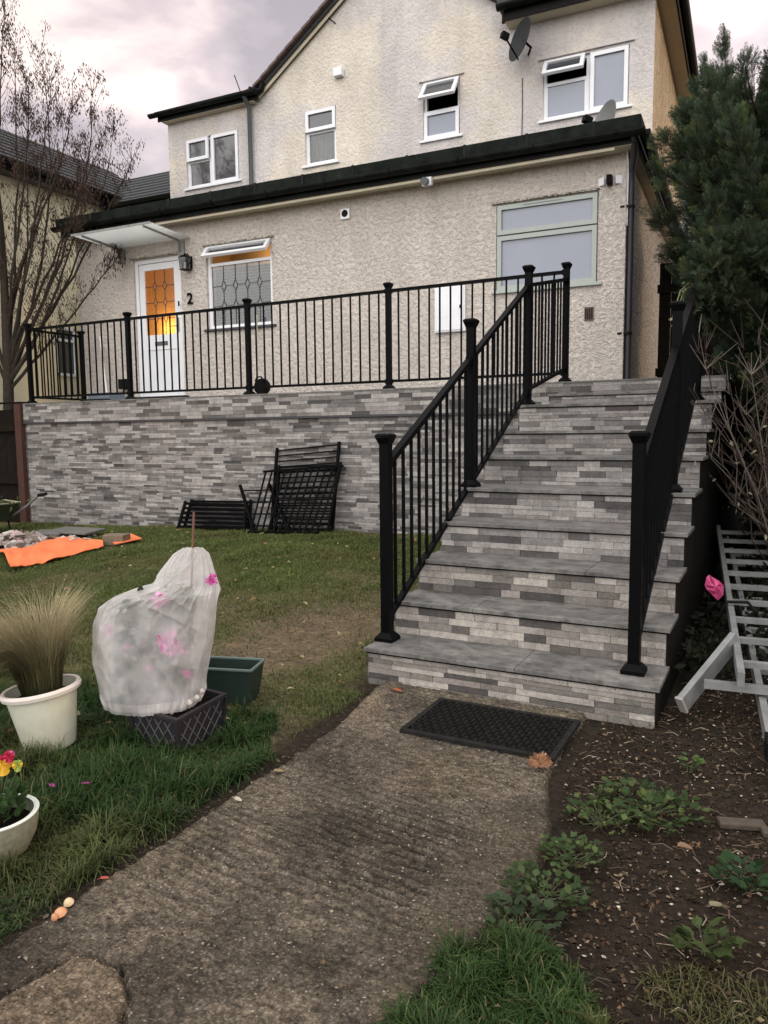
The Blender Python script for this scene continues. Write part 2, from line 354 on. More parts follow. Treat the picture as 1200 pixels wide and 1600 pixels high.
def f_leaf(tr):
    def fn(m,t,p,nn,L,vec,src):
        tl=nn('ShaderNodeBsdfTranslucent'); L(src,tl.inputs['Color']); mx=nn('ShaderNodeMixShader'); mx.inputs[0].default_value=tr
        L(p.outputs[0],mx.inputs[1]); L(tl.outputs[0],mx.inputs[2]); L(mx.outputs[0],t.nodes['Material Output'].inputs[0])
    return fn
m_grass=mat('grass_blade',attr='Col',rough=.6,var=.15,vscale=6,spec=.25,fn=f_leaf(.3))
m_leaf=mat('leaf',attr='Col',rough=.65,var=.15,vscale=20,spec=.12,fn=f_leaf(.25))
m_con=mat('conifer_foliage',attr='Col',rough=.7,var=.25,vscale=3,spec=.12,fn=f_leaf(.15))
m_pet=mat('petal',attr='Col',rough=.6,var=.1,vscale=30,fn=f_leaf(.3))
m_glassb=mat('frosted_glass',(.21,.235,.30),.22,var=.06,vscale=3,spec=.8)
m_glassd=mat('dark_glass',(.05,.055,.065),.06,var=0,spec=1)
m_glassc=mat('reflecting_glass',(.06,.06,.065),.05,var=0,spec=1.0)
def clear_fn(tint,refl):
    def fn(m,t,p,nn,L,vec,src):
        tr=nn('ShaderNodeBsdfTransparent'); tr.inputs['Color'].default_value=(*tint,1); gl=nn('ShaderNodeBsdfGlossy'); gl.inputs['Roughness'].default_value=.04
        f=nn('ShaderNodeFresnel'); f.inputs['IOR'].default_value=1.5; a=nn('ShaderNodeMath',operation='ADD'); L(f.outputs[0],a.inputs[0]); a.inputs[1].default_value=refl
        mx=nn('ShaderNodeMixShader'); L(a.outputs[0],mx.inputs[0]); L(tr.outputs[0],mx.inputs[1]); L(gl.outputs[0],mx.inputs[2]); L(mx.outputs[0],t.nodes['Material Output'].inputs[0])
    return fn
m_clear=mat('clear_glass',var=0,fn=clear_fn((.75,.77,.78),.03))
def opal(m,t,p,nn,L,vec,src):
    tl=nn('ShaderNodeBsdfTranslucent'); tl.inputs['Color'].default_value=(.62,.63,.62,1); tr=nn('ShaderNodeBsdfTransparent'); gl=nn('ShaderNodeBsdfGlossy'); gl.inputs['Roughness'].default_value=.12
    a=nn('ShaderNodeMixShader'); a.inputs[0].default_value=.55; L(tr.outputs[0],a.inputs[1]); L(tl.outputs[0],a.inputs[2]); b=nn('ShaderNodeMixShader'); b.inputs[0].default_value=.12; L(a.outputs[0],b.inputs[1]); L(gl.outputs[0],b.inputs[2]); L(b.outputs[0],t.nodes['Material Output'].inputs[0])
m_canopy=mat('canopy_polycarbonate',var=0,fn=opal)
def amber(m,t,p,nn,L,vec,src):
    tl=nn('ShaderNodeBsdfTranslucent'); L(src,tl.inputs['Color']); df=nn('ShaderNodeBsdfGlossy'); df.inputs['Roughness'].default_value=.15
    mx=nn('ShaderNodeMixShader'); mx.inputs[0].default_value=.05; L(tl.outputs[0],mx.inputs[1]); L(df.outputs[0],mx.inputs[2]); L(mx.outputs[0],t.nodes['Material Output'].inputs[0])
m_amber=mat('amber_obscure_glass',(.95,.70,.38),var=.12,vscale=30,fn=amber)
def fleece(m,t,p,nn,L,vec,src):
    tr=nn('ShaderNodeBsdfTransparent'); tl=nn('ShaderNodeBsdfTranslucent'); tl.inputs['Color'].default_value=(.9,.87,.87,1)
    m1=nn('ShaderNodeMixShader'); m1.inputs[0].default_value=.4; L(p.outputs[0],m1.inputs[1]); L(tl.outputs[0],m1.inputs[2])
    n=nn('ShaderNodeTexNoise'); n.inputs['Scale'].default_value=9; n.inputs['Detail'].default_value=5; L(vec,n.inputs['Vector'])
    mr=nn('ShaderNodeMapRange'); mr.inputs['From Min'].default_value=.3; mr.inputs['From Max'].default_value=.7; mr.inputs['To Min'].default_value=.28; mr.inputs['To Max'].default_value=.60; L(n.outputs['Fac'],mr.inputs['Value'])
    m2=nn('ShaderNodeMixShader'); L(mr.outputs[0],m2.inputs[0]); L(tr.outputs[0],m2.inputs[1]); L(m1.outputs[0],m2.inputs[2]); L(m2.outputs[0],t.nodes['Material Output'].inputs[0])
m_fleece=mat('garden_fleece',(.88,.85,.86),.6,var=.05,bump=.25,bscale=22,bdist=.006,fn=fleece)
# ================================================================== GROUND
xs=np.concatenate([[-400,-150,-60,-30,-18,-12],np.arange(-9.5,-1,.15),np.arange(-1,2.6,.05),np.arange(2.6,6,.2),[8,12,20,40,100,400]])
ys=np.concatenate([[-300,-100,-30,-12,-7,-5],np.arange(-4,1,.05),np.arange(1,8,.15),[9,11,15,25,60,150,500]])
X,Y=np.meshgrid(xs,ys); far=(np.abs(X)>9.6)|(Y>8)|(Y<-4.1)
Z=np.where(far,0,gz(np.clip(X,-9.5,6),np.clip(Y,-4,8)))-.012
nx,ny=len(xs),len(ys); I=np.arange(nx*ny).reshape(ny,nx)
F=np.stack([I[:-1,:-1],I[:-1,1:],I[1:,1:],I[1:,:-1]],-1).reshape(-1,4)
# bare soil right of the path, turf-brown to its left
lf=sm((.12-X)/.25+.5*(fbm(X*4,Y*4,3,5)-.5)); lf=np.where(Y<-2.3,sm((.25-X)/.3),lf)
soil=np.array([.027,.0205,.015])[None,None]*(.7+.8*fbm(X*9,Y*9,4,2))[...,None]
turf=np.array([.10,.102,.042])[None,None]*(.6+.8*fbm(X*5,Y*5,4,8))[...,None]
bare=sm((fbm(X*1.1+3,Y*1.1,4,21)-.50)*9)[...,None]*.7
worn=np.exp(-(((X+.55)/.55)**2+((Y-.35)/.75)**2))[...,None]*.9+np.exp(-(((X+.05)/.25)**2+((Y+.9)/.5)**2))[...,None]*.6
earth=np.array([.155,.118,.075])[None,None]*(.6+.8*fbm(X*12,Y*12,3,4))[...,None]
tb=np.clip(bare+worn,0,1); turf=turf*(1-tb)+earth*tb
C=soil*(1-lf[...,None])+turf*lf[...,None]
m_gr=mat('earth_ground',attr='Col',rough=.97,var=.6,vscale=38,bump=1,bscale=45,bdist=.03,detail=9,spec=.1)
g=npmesh('ground',np.stack([X,Y,Z],-1).reshape(-1,3),F,m_gr,C.reshape(-1,3),smooth=True); tag(g,'dark soil and worn turf around the steps and path','ground',kind='structure')
# ---- concrete path: fine height field with tamped ridges, cracks
px=np.arange(-.02,1.50,.0065); py=np.arange(-3.4,.02,.0065)
X,Y=np.meshgrid(px,py)
eL=.17+.06*np.clip((Y+.6)/.6,-1,1)*-1*(Y>-.6)+.05*(fbm(Y*3,Y*0+2,3,9)-.5); eL=np.where(Y>-.6,.17-.085*np.clip((Y+.6)/.5,0,1),eL)
eR=1.16+.14*np.exp(-((Y+1.3)/.45)**2)+.06*(fbm(Y*3,Y*0+7,3,19)-.5)
inside=np.minimum(X-eL,eR-X)+.025*(fbm(X*14,Y*14,3,31)-.5)
tt=(np.arange(len(py))[:,None]+0*X)
ang=math.radians(-7)
ridge=np.sin((Y*math.cos(ang)-X*math.sin(ang))*2*math.pi/.040+4*fbm(X*2,Y*4,3,41)+3.2*fbm(X*9,Y*14,3,42))
amp=(.42+.5*sm((fbm(X*3.2,Y*3.2,3,43)-.36)*4))*(.45+.55*sm((Y+2.2)/.8))*(1-.75*sm((X-1.0)/.12)*sm((-.7-Y)/.2))
grain=fbm(X*55,Y*70,3,44); pit=sm((fbm(X*38,Y*60,3,45)-.47)*9)
h=.012+.0050*ridge*amp+.009*(grain-.5)-.005*pit*(.4+amp)+.008*(fbm(X*2,Y*2,3,46)-.5)
def polydist(X,Y,pts):
    d=np.full(X.shape,9.)
    for (a,b) in zip(pts[:-1],pts[1:]):
        a=np.array(a[:2]);b=np.array(b[:2]);ab=b-a;t=np.clip(((X-a[0])*ab[0]+(Y-a[1])*ab[1])/(ab@ab),0,1)
        d=np.minimum(d,np.hypot(X-a[0]-t*ab[0],Y-a[1]-t*ab[1]))
    return d
c1=[Zp(*q,.01) for q in ((-60,1590),(20,1545),(75,1515),(118,1487),(150,1493),(180,1505),(198,1525))]
c2=[Zp(*q,.01) for q in ((190,1507),(197,1535),(203,1560),(190,1575),(196,1600),(205,1640),(215,1700))]
wob=.006*(fbm(X*40,Y*40,2,61)-.5)
cd=np.minimum(polydist(X,Y,c1),polydist(X,Y,c2))+wob*2
h=h-.022*sm((.0075-cd)/.005)
c3=[Zp(*q,.01) for q in ((400,1165),(450,1185),(500,1190))]; h=h-.01*sm((.004-polydist(X,Y,c3)-wob)/.003)
h=np.where(inside<.03,h-.03*sm((.03-inside)/.03),h); h=np.where(inside<-.02,-.03,h)
patch=np.zeros_like(X)
pl=c1[:7]; lx=np.array([p[0] for p in pl]); ly=np.array([p[1] for p in pl])
slab=sm((np.interp(X,lx,ly)-Y)/.01+.5)*sm((np.interp(Y,[-3.4,c2[-1][1],c2[0][1],-2],[c2[-1][0],c2[-1][0],c2[0][0]+.0,c2[0][0]])-X)/.01+.5)*(X<.62)
base=np.array([.148,.122,.092]); lite=np.array([.235,.18,.125]); ochre=np.array([.16,.125,.075]); dark=np.array([.060,.050,.040])
v=fbm(X*2.2,Y*2.2,4,51)[...,None]; v2=fbm(X*25,Y*30,3,52)[...,None]; v3=fbm(X*1.3+9,Y*1.3,3,53)[...,None]
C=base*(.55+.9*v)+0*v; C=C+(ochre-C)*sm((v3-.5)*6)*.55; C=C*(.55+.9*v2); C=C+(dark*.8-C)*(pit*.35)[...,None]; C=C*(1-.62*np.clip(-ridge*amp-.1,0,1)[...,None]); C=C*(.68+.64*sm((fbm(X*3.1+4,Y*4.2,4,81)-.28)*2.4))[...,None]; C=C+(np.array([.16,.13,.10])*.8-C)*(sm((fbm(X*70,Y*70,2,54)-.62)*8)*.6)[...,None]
C=C+(lite*(.6+.8*v2)-C)*slab[...,None]*.85
C=C+(lite*1.1*(.7+.6*v2)-C)*(np.exp(-(((X-.18)/.09)**2+((Y+.33)/.2)**2))*.8)[...,None]
smooth_r=sm((X-1.0)/.12)*sm((Y+2.1)/.3)*sm((-.9-Y)/.2); C=C+(np.array([.13,.105,.075])-C)*(smooth_r*.7)[...,None]
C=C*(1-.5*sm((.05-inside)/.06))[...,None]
nx,ny=len(px),len(py); I=np.arange(nx*ny).reshape(ny,nx); F=np.stack([I[:-1,:-1],I[:-1,1:],I[1:,1:],I[1:,:-1]],-1).reshape(-1,4)
keep=(inside.ravel()[F]>-.03).any(1); F=F[keep]
def f_conc(m,t,p,nn,L,vec,src):
    def noise(sc,d=4,rg=.6,mp=None):
        n=nn('ShaderNodeTexNoise'); n.inputs['Scale'].default_value=sc; n.inputs['Detail'].default_value=d; n.inputs['Roughness'].default_value=rg; L(mp or vec,n.inputs['Vector']); return n
    def mr(o,a,b,c,d):
        r=nn('ShaderNodeMapRange')
        for k,v in zip(('From Min','From Max','To Min','To Max'),(a,b,c,d)): r.inputs[k].default_value=v
        L(o,r.inputs['Value']); return r.outputs[0]
    mp=nn('ShaderNodeMapping'); mp.inputs['Scale'].default_value=(.6,1.25,1); L(vec,mp.inputs[0])
    a=noise(70,6,.75,mp.outputs[0]); b=noise(230,4,.7)
    q=nn('ShaderNodeVectorMath',operation='SCALE'); L(src,q.inputs[0]); L(mr(a.outputs['Fac'],.36,.66,.55,1.5),q.inputs['Scale'])
    q2=nn('ShaderNodeVectorMath',operation='SCALE'); L(q.outputs[0],q2.inputs[0]); L(mr(b.outputs['Fac'],.3,.7,.55,1.45),q2.inputs['Scale'])
    cv=nn('ShaderNodeTexVoronoi'); cv.inputs['Scale'].default_value=120; wv=nn('ShaderNodeVectorMath',operation='SCALE'); L(b.outputs['Color'],wv.inputs[0]); wv.inputs['Scale'].default_value=.008; wa=nn('ShaderNodeVectorMath',operation='ADD'); L(vec,wa.inputs[0]); L(wv.outputs[0],wa.inputs[1]); L(wa.outputs[0],cv.inputs['Vector'])
    cs_=nn('ShaderNodeSeparateColor'); L(cv.outputs['Color'],cs_.inputs[0]); q3=nn('ShaderNodeVectorMath',operation='SCALE'); L(q2.outputs[0],q3.inputs[0]); L(mr(cs_.outputs[1],0,1,.70,1.35),q3.inputs['Scale']); 
    q4=nn('ShaderNodeVectorMath',operation='SCALE'); L(q3.outputs[0],q4.inputs[0]); L(mr(cv.outputs['Distance'],.25,.75,1.08,.62),q4.inputs['Scale']); q2=q4
    v=nn('ShaderNodeTexVoronoi'); v.inputs['Scale'].default_value=75; L(vec,v.inputs['Vector'])
    sel=nn('ShaderNodeMath',operation='MULTIPLY'); L(mr(v.outputs['Distance'],.16,.24,1,0),sel.inputs[0]); 
    sp=nn('ShaderNodeSeparateColor'); L(v.outputs['Color'],sp.inputs[0]); L(mr(sp.outputs[0],.86,.9,0,1),sel.inputs[1])
    mx=nn('ShaderNodeMix',data_type='RGBA'); L(sel.outputs[0],mx.inputs['Factor']); L(q2.outputs[0],mx.inputs['A']); mx.inputs['B'].default_value=(.42,.37,.30,1); L(mx.outputs['Result'],p.inputs['Base Color'])
    c=nn('ShaderNodeMath',operation='MULTIPLY_ADD'); L(b.outputs['Fac'],c.inputs[0]); c.inputs[1].default_value=.35; L(a.outputs['Fac'],c.inputs[2])
    c2=nn('ShaderNodeMath',operation='MULTIPLY_ADD'); L(cv.outputs['Distance'],c2.inputs[0]); c2.inputs[1].default_value=-.45; L(c.outputs[0],c2.inputs[2])
    bu=nn('ShaderNodeBump'); bu.inputs['Strength'].default_value=1; bu.inputs['Distance'].default_value=.014; L(c2.outputs[0],bu.inputs['Height']); L(bu.outputs[0],p.inputs['Normal'])
m_path=mat('tamped_concrete',attr='Col',rough=.92,var=.1,spec=.2,fn=f_conc)
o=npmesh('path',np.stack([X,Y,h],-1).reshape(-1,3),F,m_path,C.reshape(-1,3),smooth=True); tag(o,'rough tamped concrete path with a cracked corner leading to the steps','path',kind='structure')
# ================================================================== CLADDING
PAL=[(.305,.286,.275),(.26,.245,.238),(.215,.202,.196),(.345,.325,.312),(.160,.150,.146),(.098,.091,.089),(.072,.068,.068),(.238,.212,.208),(.195,.178,.170),(.140,.132,.130)]
WT=np.array([5,5,4,3,3,2.6,1.4,1.2,2,2.5]); WT/=WT.sum()
def clad(mb,o,u,w,h,nrm,r,tint=(1,1,1),jl=(.11,.34),rows=(.024,.030,.038,.046)):
    o=np.array(o,float);u=np.array(u,float);nrm=np.array(nrm,float);z=0
    up=np.array([0,0,1.])
    while z<h-1e-4:
        rh=r.choice(rows)
        if h-z-rh<.018: rh=h-z
        x=-r.random()*.15
        last=-1
        while x<w:
            L=jl[0]+(jl[1]-jl[0])*r.random(); a=max(0,x); b=min(w,x+L); x+=L
            if b-a<.004: continue
            k=int(r.choice(len(PAL),p=WT))
            if k==last: k=(k+3)%len(PAL)
            last=k; c=np.array(PAL[k])*(.9+.2*r.random())*np.array(tint); t=.006+.007*r.random()
            g=.0008
            p=[o+u*(a+g)+up*(z+g),o+u*(b-g)+up*(z+g),o+u*(b-g)+up*(z+rh-g),o+u*(a+g)+up*(z+rh-g)]
            q=[k_+nrm*(t+.0035*(r.random()-.5)) for k_ in p]
            c=tuple(c)
            mb.face(q,c)
            for i in range(4): mb.face([p[i],p[(i+1)%4],q[(i+1)%4],q[i]],tuple(x_*.6 for x_ in c))
        z+=rh
    mb.face([o,o+u*w,o+u*w+up*h,o+up*h],(.10,.095,.09))
WID=1.4376
SY=[0,.3221,.6376,.9697,1.31,1.7437,2.1508,2.5399,3.4449,3.758]
SZ=[.1791,.3622,.5444,.7296,.918,1.1116,1.2882,1.4927,1.6155,1.7422]
LZ=SZ[9]; WY=3.758
t_=thing('garden_steps','wide flight of garden steps faced in grey split stone tiles with slate treads','steps',(WID/2,0,0))
r0=np.random.default_rng(5)
for i in range(9):
    z0=SZ[i-1] if i else -.06
    mb=MB(); clad(mb,(0.012,SY[i]+.022,z0),(1,0,0),WID-.024,SZ[i]-.024-z0,(0,-1,0),r0,tint=(1.02,.99,.94) if i<3 else (1,1,1),jl=(.10,.30),rows=(.024,.030,.036,.042))
    mb.build('riser',m_strip,t_)
    mb=MB(); y1=SY[i+1]+.02
    xj=(.80,.47,.98,.62,.80,.60,.86,.40,.7)[i]
    mb.box(-.006,xj-.001,SY[i],y1,SZ[i]-.022,SZ[i]); mb.box(xj+.001,WID+.006,SY[i],y1,SZ[i]-.022,SZ[i]-.0005)
    mb.build('tread',m_tread,t_,bevel=.002)
    mb=MB(); mb.box(.004,WID-.004,SY[i]+.004,SY[i]+.020,SZ[i]-.0285,SZ[i]-.0222); mb.build('shadow_trim',m_black,t_)  # dark tile trim, standing in for the shadow line under the nosing
mb=MB()
for i in range(9): mb.box(.006,WID-.006,SY[i]+.025,SY[i+1]+.026,-.2,SZ[i]-.0225)
mb.build('core',m_ren,t_)
mb=MB()
for i in range(9): clad(mb,(.010,SY[i+1]+.02,-.05),(0,-1,0),SY[i+1]-SY[i],SZ[i]+.025,(-1,0,0),r0)
mb.build('side_cladding',m_strip,t_)
# terrace
TX0,TX1=-7.465,WID
tr=thing('terrace','raised patio terrace behind a long retaining wall of grey split stone tiles','terrace',(-3,WY,0))
mb=MB(); clad(mb,(TX0,WY+.02,-.05),(1,0,0),-TX0+.012,1.455+.05,(0,-1,0),np.random.default_rng(8),jl=(.11,.32),rows=(.020,.026,.033,.040)); mb.build('wall_cladding',m_strip,tr)
mb=MB(); clad(mb,(TX0-.01,WY-.008,1.478),(1,0,0),TX1-TX0+.01,LZ-.018-1.478,(0,-1,0),np.random.default_rng(9),jl=(.12,.34),rows=(.030,.038,.046)); mb.build('parapet_band',m_strip,tr)
mb=MB(); mb.box(TX0-.014,-.002,WY-.028,WY+.02,1.456,1.477); mb.build('trim',m_darkp,tr)
mb=MB(); mb.box(TX0-.014,TX1,WY-.022,WY+.2,LZ-.017,LZ-.001); mb.build('coping',m_tread,tr)
mb=MB(); mb.box(TX0,TX1,WY+.021,11,-.2,LZ-.018); mb.build('core',m_ren,tr)
mb=MB(); mb.box(TX0,TX1,WY+.201,11,LZ-.0175,LZ-.002); mb.build('floor_slab',m_tread,tr)
mb=MB(); clad(mb,(TX0-.002,5.4,-.05),(0,-1,0),5.4-WY,LZ,(-1,0,0),r0); mb.build('side_cladding',m_strip,tr)
# ================================================================== RAILINGS
PH=1.10
def protopost(parent,loc):
    mb=MB(); mb.box(-.026,.026,-.026,.026,0,PH-.03); p=mb.build('post',m_black,parent,loc=loc); ORG[p]=np.zeros(3)
    mb=MB(); mb.frus(0,0,PH-.055,PH-.022,.028,.041); mb.box(-.042,.042,-.042,.042,PH-.0215,PH-.010); mb.frus(0,0,PH-.0098,PH,.042,.030); mb.build('cap',m_black,p)
    mb=MB(); mb.box(-.052,.052,-.052,.052,.0005,.018); mb.frus(0,0,.0182,.045,.052,.029); mb.build('base_plate',m_black,p)
    return p
def protobal(parent,loc,h):
    mb=MB(); mb.box(-.0075,.0075,-.0075,.0075,0,h); p=mb.build('baluster',m_black,parent,loc=loc); return p
def railing(name,label,pts,bays,group,skip_last=None):
    """pts: post positions (x,y,z, has_post); bays: list of (a,b,zTopA,zTopB,zBotA,zBotB)"""
    L=np.array(pts[0][:3]); t=thing(name,label,'railing',L,group=group); p0=None
    for q in pts:
        if not q[3]: continue
        loc=np.array(q[:3])-L
        if p0 is None: p0=protopost(t,loc)
        else: copytree(p0,t,loc)
    protos={}
    for (a,b,ta,tb,ba,bb,n) in bays:
        a=np.array(a[:2]);b=np.array(b[:2]); d=(b-a)/np.linalg.norm(b-a); a1=a+d*.026;b1=b-d*.026; ln=np.linalg.norm(b-a)
        lz=lambda z0,z1,p: z0+(z1-z0)*np.linalg.norm(p-a)/ln
        mb=MB(); mb.beam((*a1,lz(ta,tb,a1)),(*b1,lz(ta,tb,b1)),.040,.030); mb.build('top_rail',m_black,t)
        mb=MB(); mb.beam((*a1,lz(ba,bb,a1)),(*b1,lz(ba,bb,b1)),.030,.026); mb.build('bottom_rail',m_black,t)
        # small brackets where the rails meet the posts
        for z0,z1 in ((ta,tb),(ba,bb)):
            for p,s_ in ((a1,1),(b1,-1)):
                mb=MB(); z=lz(z0,z1,p); T=Matrix.Translation((p[0]+d[0]*.006*s_,p[1]+d[1]*.006*s_,z))@Matrix.Rotation(math.atan2(d[1],d[0]),4,'Z'); mb.box(-.008,.008,-.024,.024,-.024,.020,T=T); mb.build('bracket',m_black,t)
        hh=round((ta-ba)-.02,3)
        for k in range(1,n):
            p=a+(b-a)*k/n; z=lz(ba,bb,p)+.009; loc=(p[0]-L[0],p[1]-L[1],z-L[2])
            if hh not in protos: protos[hh]=protobal(t,loc,hh)
            else: copytree(protos[hh],t,loc)
    return t
py1,py5,py8,pyT=.1759,1.4092,2.6772,3.8725; pxl=.0408; pxr=WID-.1285
z1,z5,z8=SZ[0],SZ[4],SZ[7]
def stairz(y,o): return o+(2.44-1.11)/(2.677-.176)*(y-.176)
for xx,lab in ((pxl,'black metal stair railing on the left side of the steps, open lawn beside it'),(pxr,'black metal stair railing on the right side of the steps, beside the conifer')):
    railing('stair_railing',lab,[(xx,py1,z1,1),(xx,py5,z5,1),(xx,py8,z8,1)],
     [((xx,py1),(xx,py5),stairz(py1,1.11),stairz(py5,1.11),stairz(py1,.29),stairz(py5,.29),12),((xx,py5),(xx,py8),stairz(py5,1.11),stairz(py8,1.11),stairz(py5,.29),stairz(py8,.29),12),
      ((xx,py8),(xx,pyT),2.44,2.69,1.62,1.87,12)][:3 if xx<1 else 2],'railings on both sides of the steps')
XT=[.0408,-1.8264,-3.6614,-5.5587,-7.45]
zt,zb=LZ+PH-.085,LZ+.085
bays=[((a,pyT),(b,pyT),zt,zt,zb,zb,16) for a,b in zip(XT[:-1],XT[1:])]
railing('terrace_railing','long black metal railing along the front edge of the raised terrace',[(x,pyT,LZ,1) for x in XT],bays,None)
railing('terrace_side_railing','short black railing closing the far left end of the terrace, running back to the house',[(XT[-1],4.78,LZ,1)],[((XT[-1],pyT),(XT[-1],4.78),zt,zt,zb,zb,8)],None)
# ================================================================== HOUSE (local frame: x along the front, y into the house)
HL=tuple(HO)
house=thing('house','cream roughcast house with a flat roofed ground floor extension behind the terrace','house',HL,HROT,local=True)
def hpart(mb,name,m,parent=house,**k): return mb.build(name,m,parent,org=np.zeros(3),**k)
def wallgrid(mb,x0,x1,z0,z1,y,holes,rev=.09):
    xs_=sorted(set([x0,x1]+[h[0] for h in holes]+[h[1] for h in holes])); zs_=sorted(set([z0,z1]+[h[2] for h in holes]+[h[3] for h in holes]))
    for a,b in zip(xs_[:-1],xs_[1:]):
        for c,d in zip(zs_[:-1],zs_[1:]):
            mx,mz=(a+b)/2,(c+d)/2
            if any(h[0]<mx<h[1] and h[2]<mz<h[3] for h in holes): continue
            mb.face([(a,y,c),(b,y,c),(b,y,d),(a,y,d)])
    for a,b,c,d in holes:
        mb.face([(a,y,c),(a,y,d),(a,y+rev,d),(a,y+rev,c)]); mb.face([(b,y,d),(b,y,c),(b,y+rev,c),(b,y+rev,d)])
        mb.face([(a,y,d),(b,y,d),(b,y+rev,d),(a,y+rev,d)]); mb.face([(b,y,c),(a,y,c),(a,y+rev,c),(b,y+rev,c)])
XL,XR=-7.86,.285; UY=1.68
DOOR=(-6.72,-5.84,LZ-.01,3.85); LW=(-5.38,-4.285,2.76,3.885); GW=(-1.165,-.005,2.92,3.895)
mb=MB(); wallgrid(mb,XL,XR,LZ-.3,4.42,0,[DOOR,LW,GW]); hpart(mb,'lower_wall',m_dash)
mb=MB(); mb.face([(XL,0,LZ-.3),(XL,0,4.42),(XL,UY,4.42),(XL,UY,LZ-.3)]); hpart(mb,'end_wall',m_dash)
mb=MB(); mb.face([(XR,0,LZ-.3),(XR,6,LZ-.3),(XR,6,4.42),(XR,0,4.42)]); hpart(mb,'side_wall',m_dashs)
# rounded corner bead of render
mb=MB(); mb.tube([(XR-.004,.004,LZ-.1),(XR-.004,.004,4.25)],.012,8); hpart(mb,'corner_bead',m_dash)
DW=(-7.04,-5.98,5.375,6.155); W2=(-4.735,-4.19,5.385,6.19); W3=(-2.77,-2.22,5.43,6.2); W4=(-1.05,.048,5.40,6.14)
UXR=.345
mb=MB(); wallgrid(mb,-7.41,UXR,4.3,6.60,UY,[DW,W2,W3,W4])
gp=[(-5.44,UY,6.60),(-1.62,UY,6.60),(-1.62,UY,6.98),(-3.3,UY,8.12)]
mb.face(gp); mb.face([(-1.62,UY,6.60),(UXR,UY,6.60),(UXR,UY,6.75),(-1.62,UY,6.75)]); hpart(mb,'upper_wall',m_dash2)
mb=MB(); mb.face([(-7.41,UY,4.3),(-7.41,UY,6.60),(-7.41,6,6.60),(-7.41,6,4.3)]); hpart(mb,'dormer_side_wall',m_dash2)
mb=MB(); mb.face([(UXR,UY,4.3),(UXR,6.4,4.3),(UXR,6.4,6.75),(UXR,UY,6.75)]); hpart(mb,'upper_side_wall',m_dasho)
# flat roof of the extension, trim and gutter
mb=MB(); mb.box(XL-.02,XR+.10,-.16,UY+.3,4.40,4.50); mb.box(XR-.2,XR+.10,UY+.31,6,4.40,4.5); hpart(mb,'flat_roof',m_kerb)
mb=MB(); mb.beam((XL-.10,-.24,4.47),(XR+.17,-.24,4.47),.05,.13); mb.beam((XR+.145,-.215,4.47),(XR+.145,6,4.47),.05,.13); 
hpart(mb,'roof_edge_trim',m_kerb,bevel=.008)
for k in range(12):
    x=XL-.10+k*.72
    mb=MB(); mb.beam((x,-.243,4.472),(x+.03,-.243,4.472),.054,.134); hpart(mb,'trim_joint',m_plast)
def gutter(mb,a,b,r=.055):
    a=Vector(a);b=Vector(b);d=(b-a).normalized();s_=d.cross(Vector((0,0,1)));n=10
    ring=lambda p,rr:[p+s_*(math.cos(math.pi*k/n)*rr)+Vector((0,0,-math.sin(math.pi*k/n)*rr)) for k in range(n+1)]
    A=ring(a,r);B=ring(b,r);A2=ring(a,r-.006);B2=ring(b,r-.006)
    for k in range(n): mb.face([A[k],A[k+1],B[k+1],B[k]]); mb.face([A2[k+1],A2[k],B2[k],B2[k+1]])
    for P,Q in ((A,A2),(B,B2)):
        for k in range(n): mb.face([P[k],Q[k],Q[k+1],P[k+1]])
    mb.face(A); mb.face(B[::-1])
    mb.face([A[0],B[0],B2[0],A2[0]]); mb.face([A[n],B[n],B2[n],A2[n]])
mb=MB(); gutter(mb,(XL-.13,-.29,4.398),(XR+.22,-.29,4.375),.062); hpart(mb,'gutter',m_plast)
mb=MB(); gutter(mb,(XR+.205,-.26,4.372),(XR+.205,6,4.36),.058); hpart(mb,'gutter',m_plast)
for k in range(10):
    x=XL+.25+k*.87
    mb=MB()
    for q in range(7):
        a0,a1=math.pi*q/7,math.pi*(q+1)/7; rr=.068
        mb.beam((x,-.29+math.cos(a0)*rr,4.392-math.sin(a0)*rr),(x,-.29+math.cos(a1)*rr,4.392-math.sin(a1)*rr),.03,.006,up=(1,0,0.001))
    hpart(mb,'gutter_bracket',m_plast)
mb=MB(); mb.box(XL-.06,XR+.13,-.225,-.205,4.27,4.399); mb.box(XR+.11,XR+.13,-.204,6,4.27,4.399); hpart(mb,'fascia',m_plast)
mb=MB(); mb.box(XL-.05,XR+.108,-.203,-.001,4.262,4.28); mb.box(XR+.001,XR+.108,0,6,4.262,4.28); hpart(mb,'soffit',m_soff)
mb=MB(); mb.box(XL-.05,XR-.1,-.205,-.185,4.235,4.2615); hpart(mb,'soffit_trim',m_soff)
# upper roofs: verge, dormer gutter, right flat eave, pitched roof planes
def roofslab(mb,pts,th=.06):
    mb.extrude(pts,(0,0,-th))
ap=(-3.3,8.22); ve=(-5.56,6.62)
mb=MB(); roofslab(mb,[(ve[0],UY-.10,ve[1]),(ap[0],UY-.10,ap[1]),(ap[0],7,ap[1]),(ve[0],7,ve[1])]); roofslab(mb,[(ap[0]+.001,UY-.10,ap[1]),(-1.55,UY-.10,7.0),(-1.55,7,7.0),(ap[0]+.001,7,ap[1])]); hpart(mb,'pitched_roof',m_slate)
for k in range(15):       # stepped verge tiles
    t0=k/15; x0=ve[0]+(ap[0]-ve[0])*t0; z0=ve[1]+(ap[1]-ve[1])*t0; x1=ve[0]+(ap[0]-ve[0])*(t0+1/14.5); z1_=ve[1]+(ap[1]-ve[1])*(t0+1/14.5)
    mb=MB(); mb.beam((x0,UY-.11,z0+.035),(x1,UY-.11,z1_+.022),.14,.035,up=(0,0,1)); hpart(mb,'verge_tile',m_tileb)
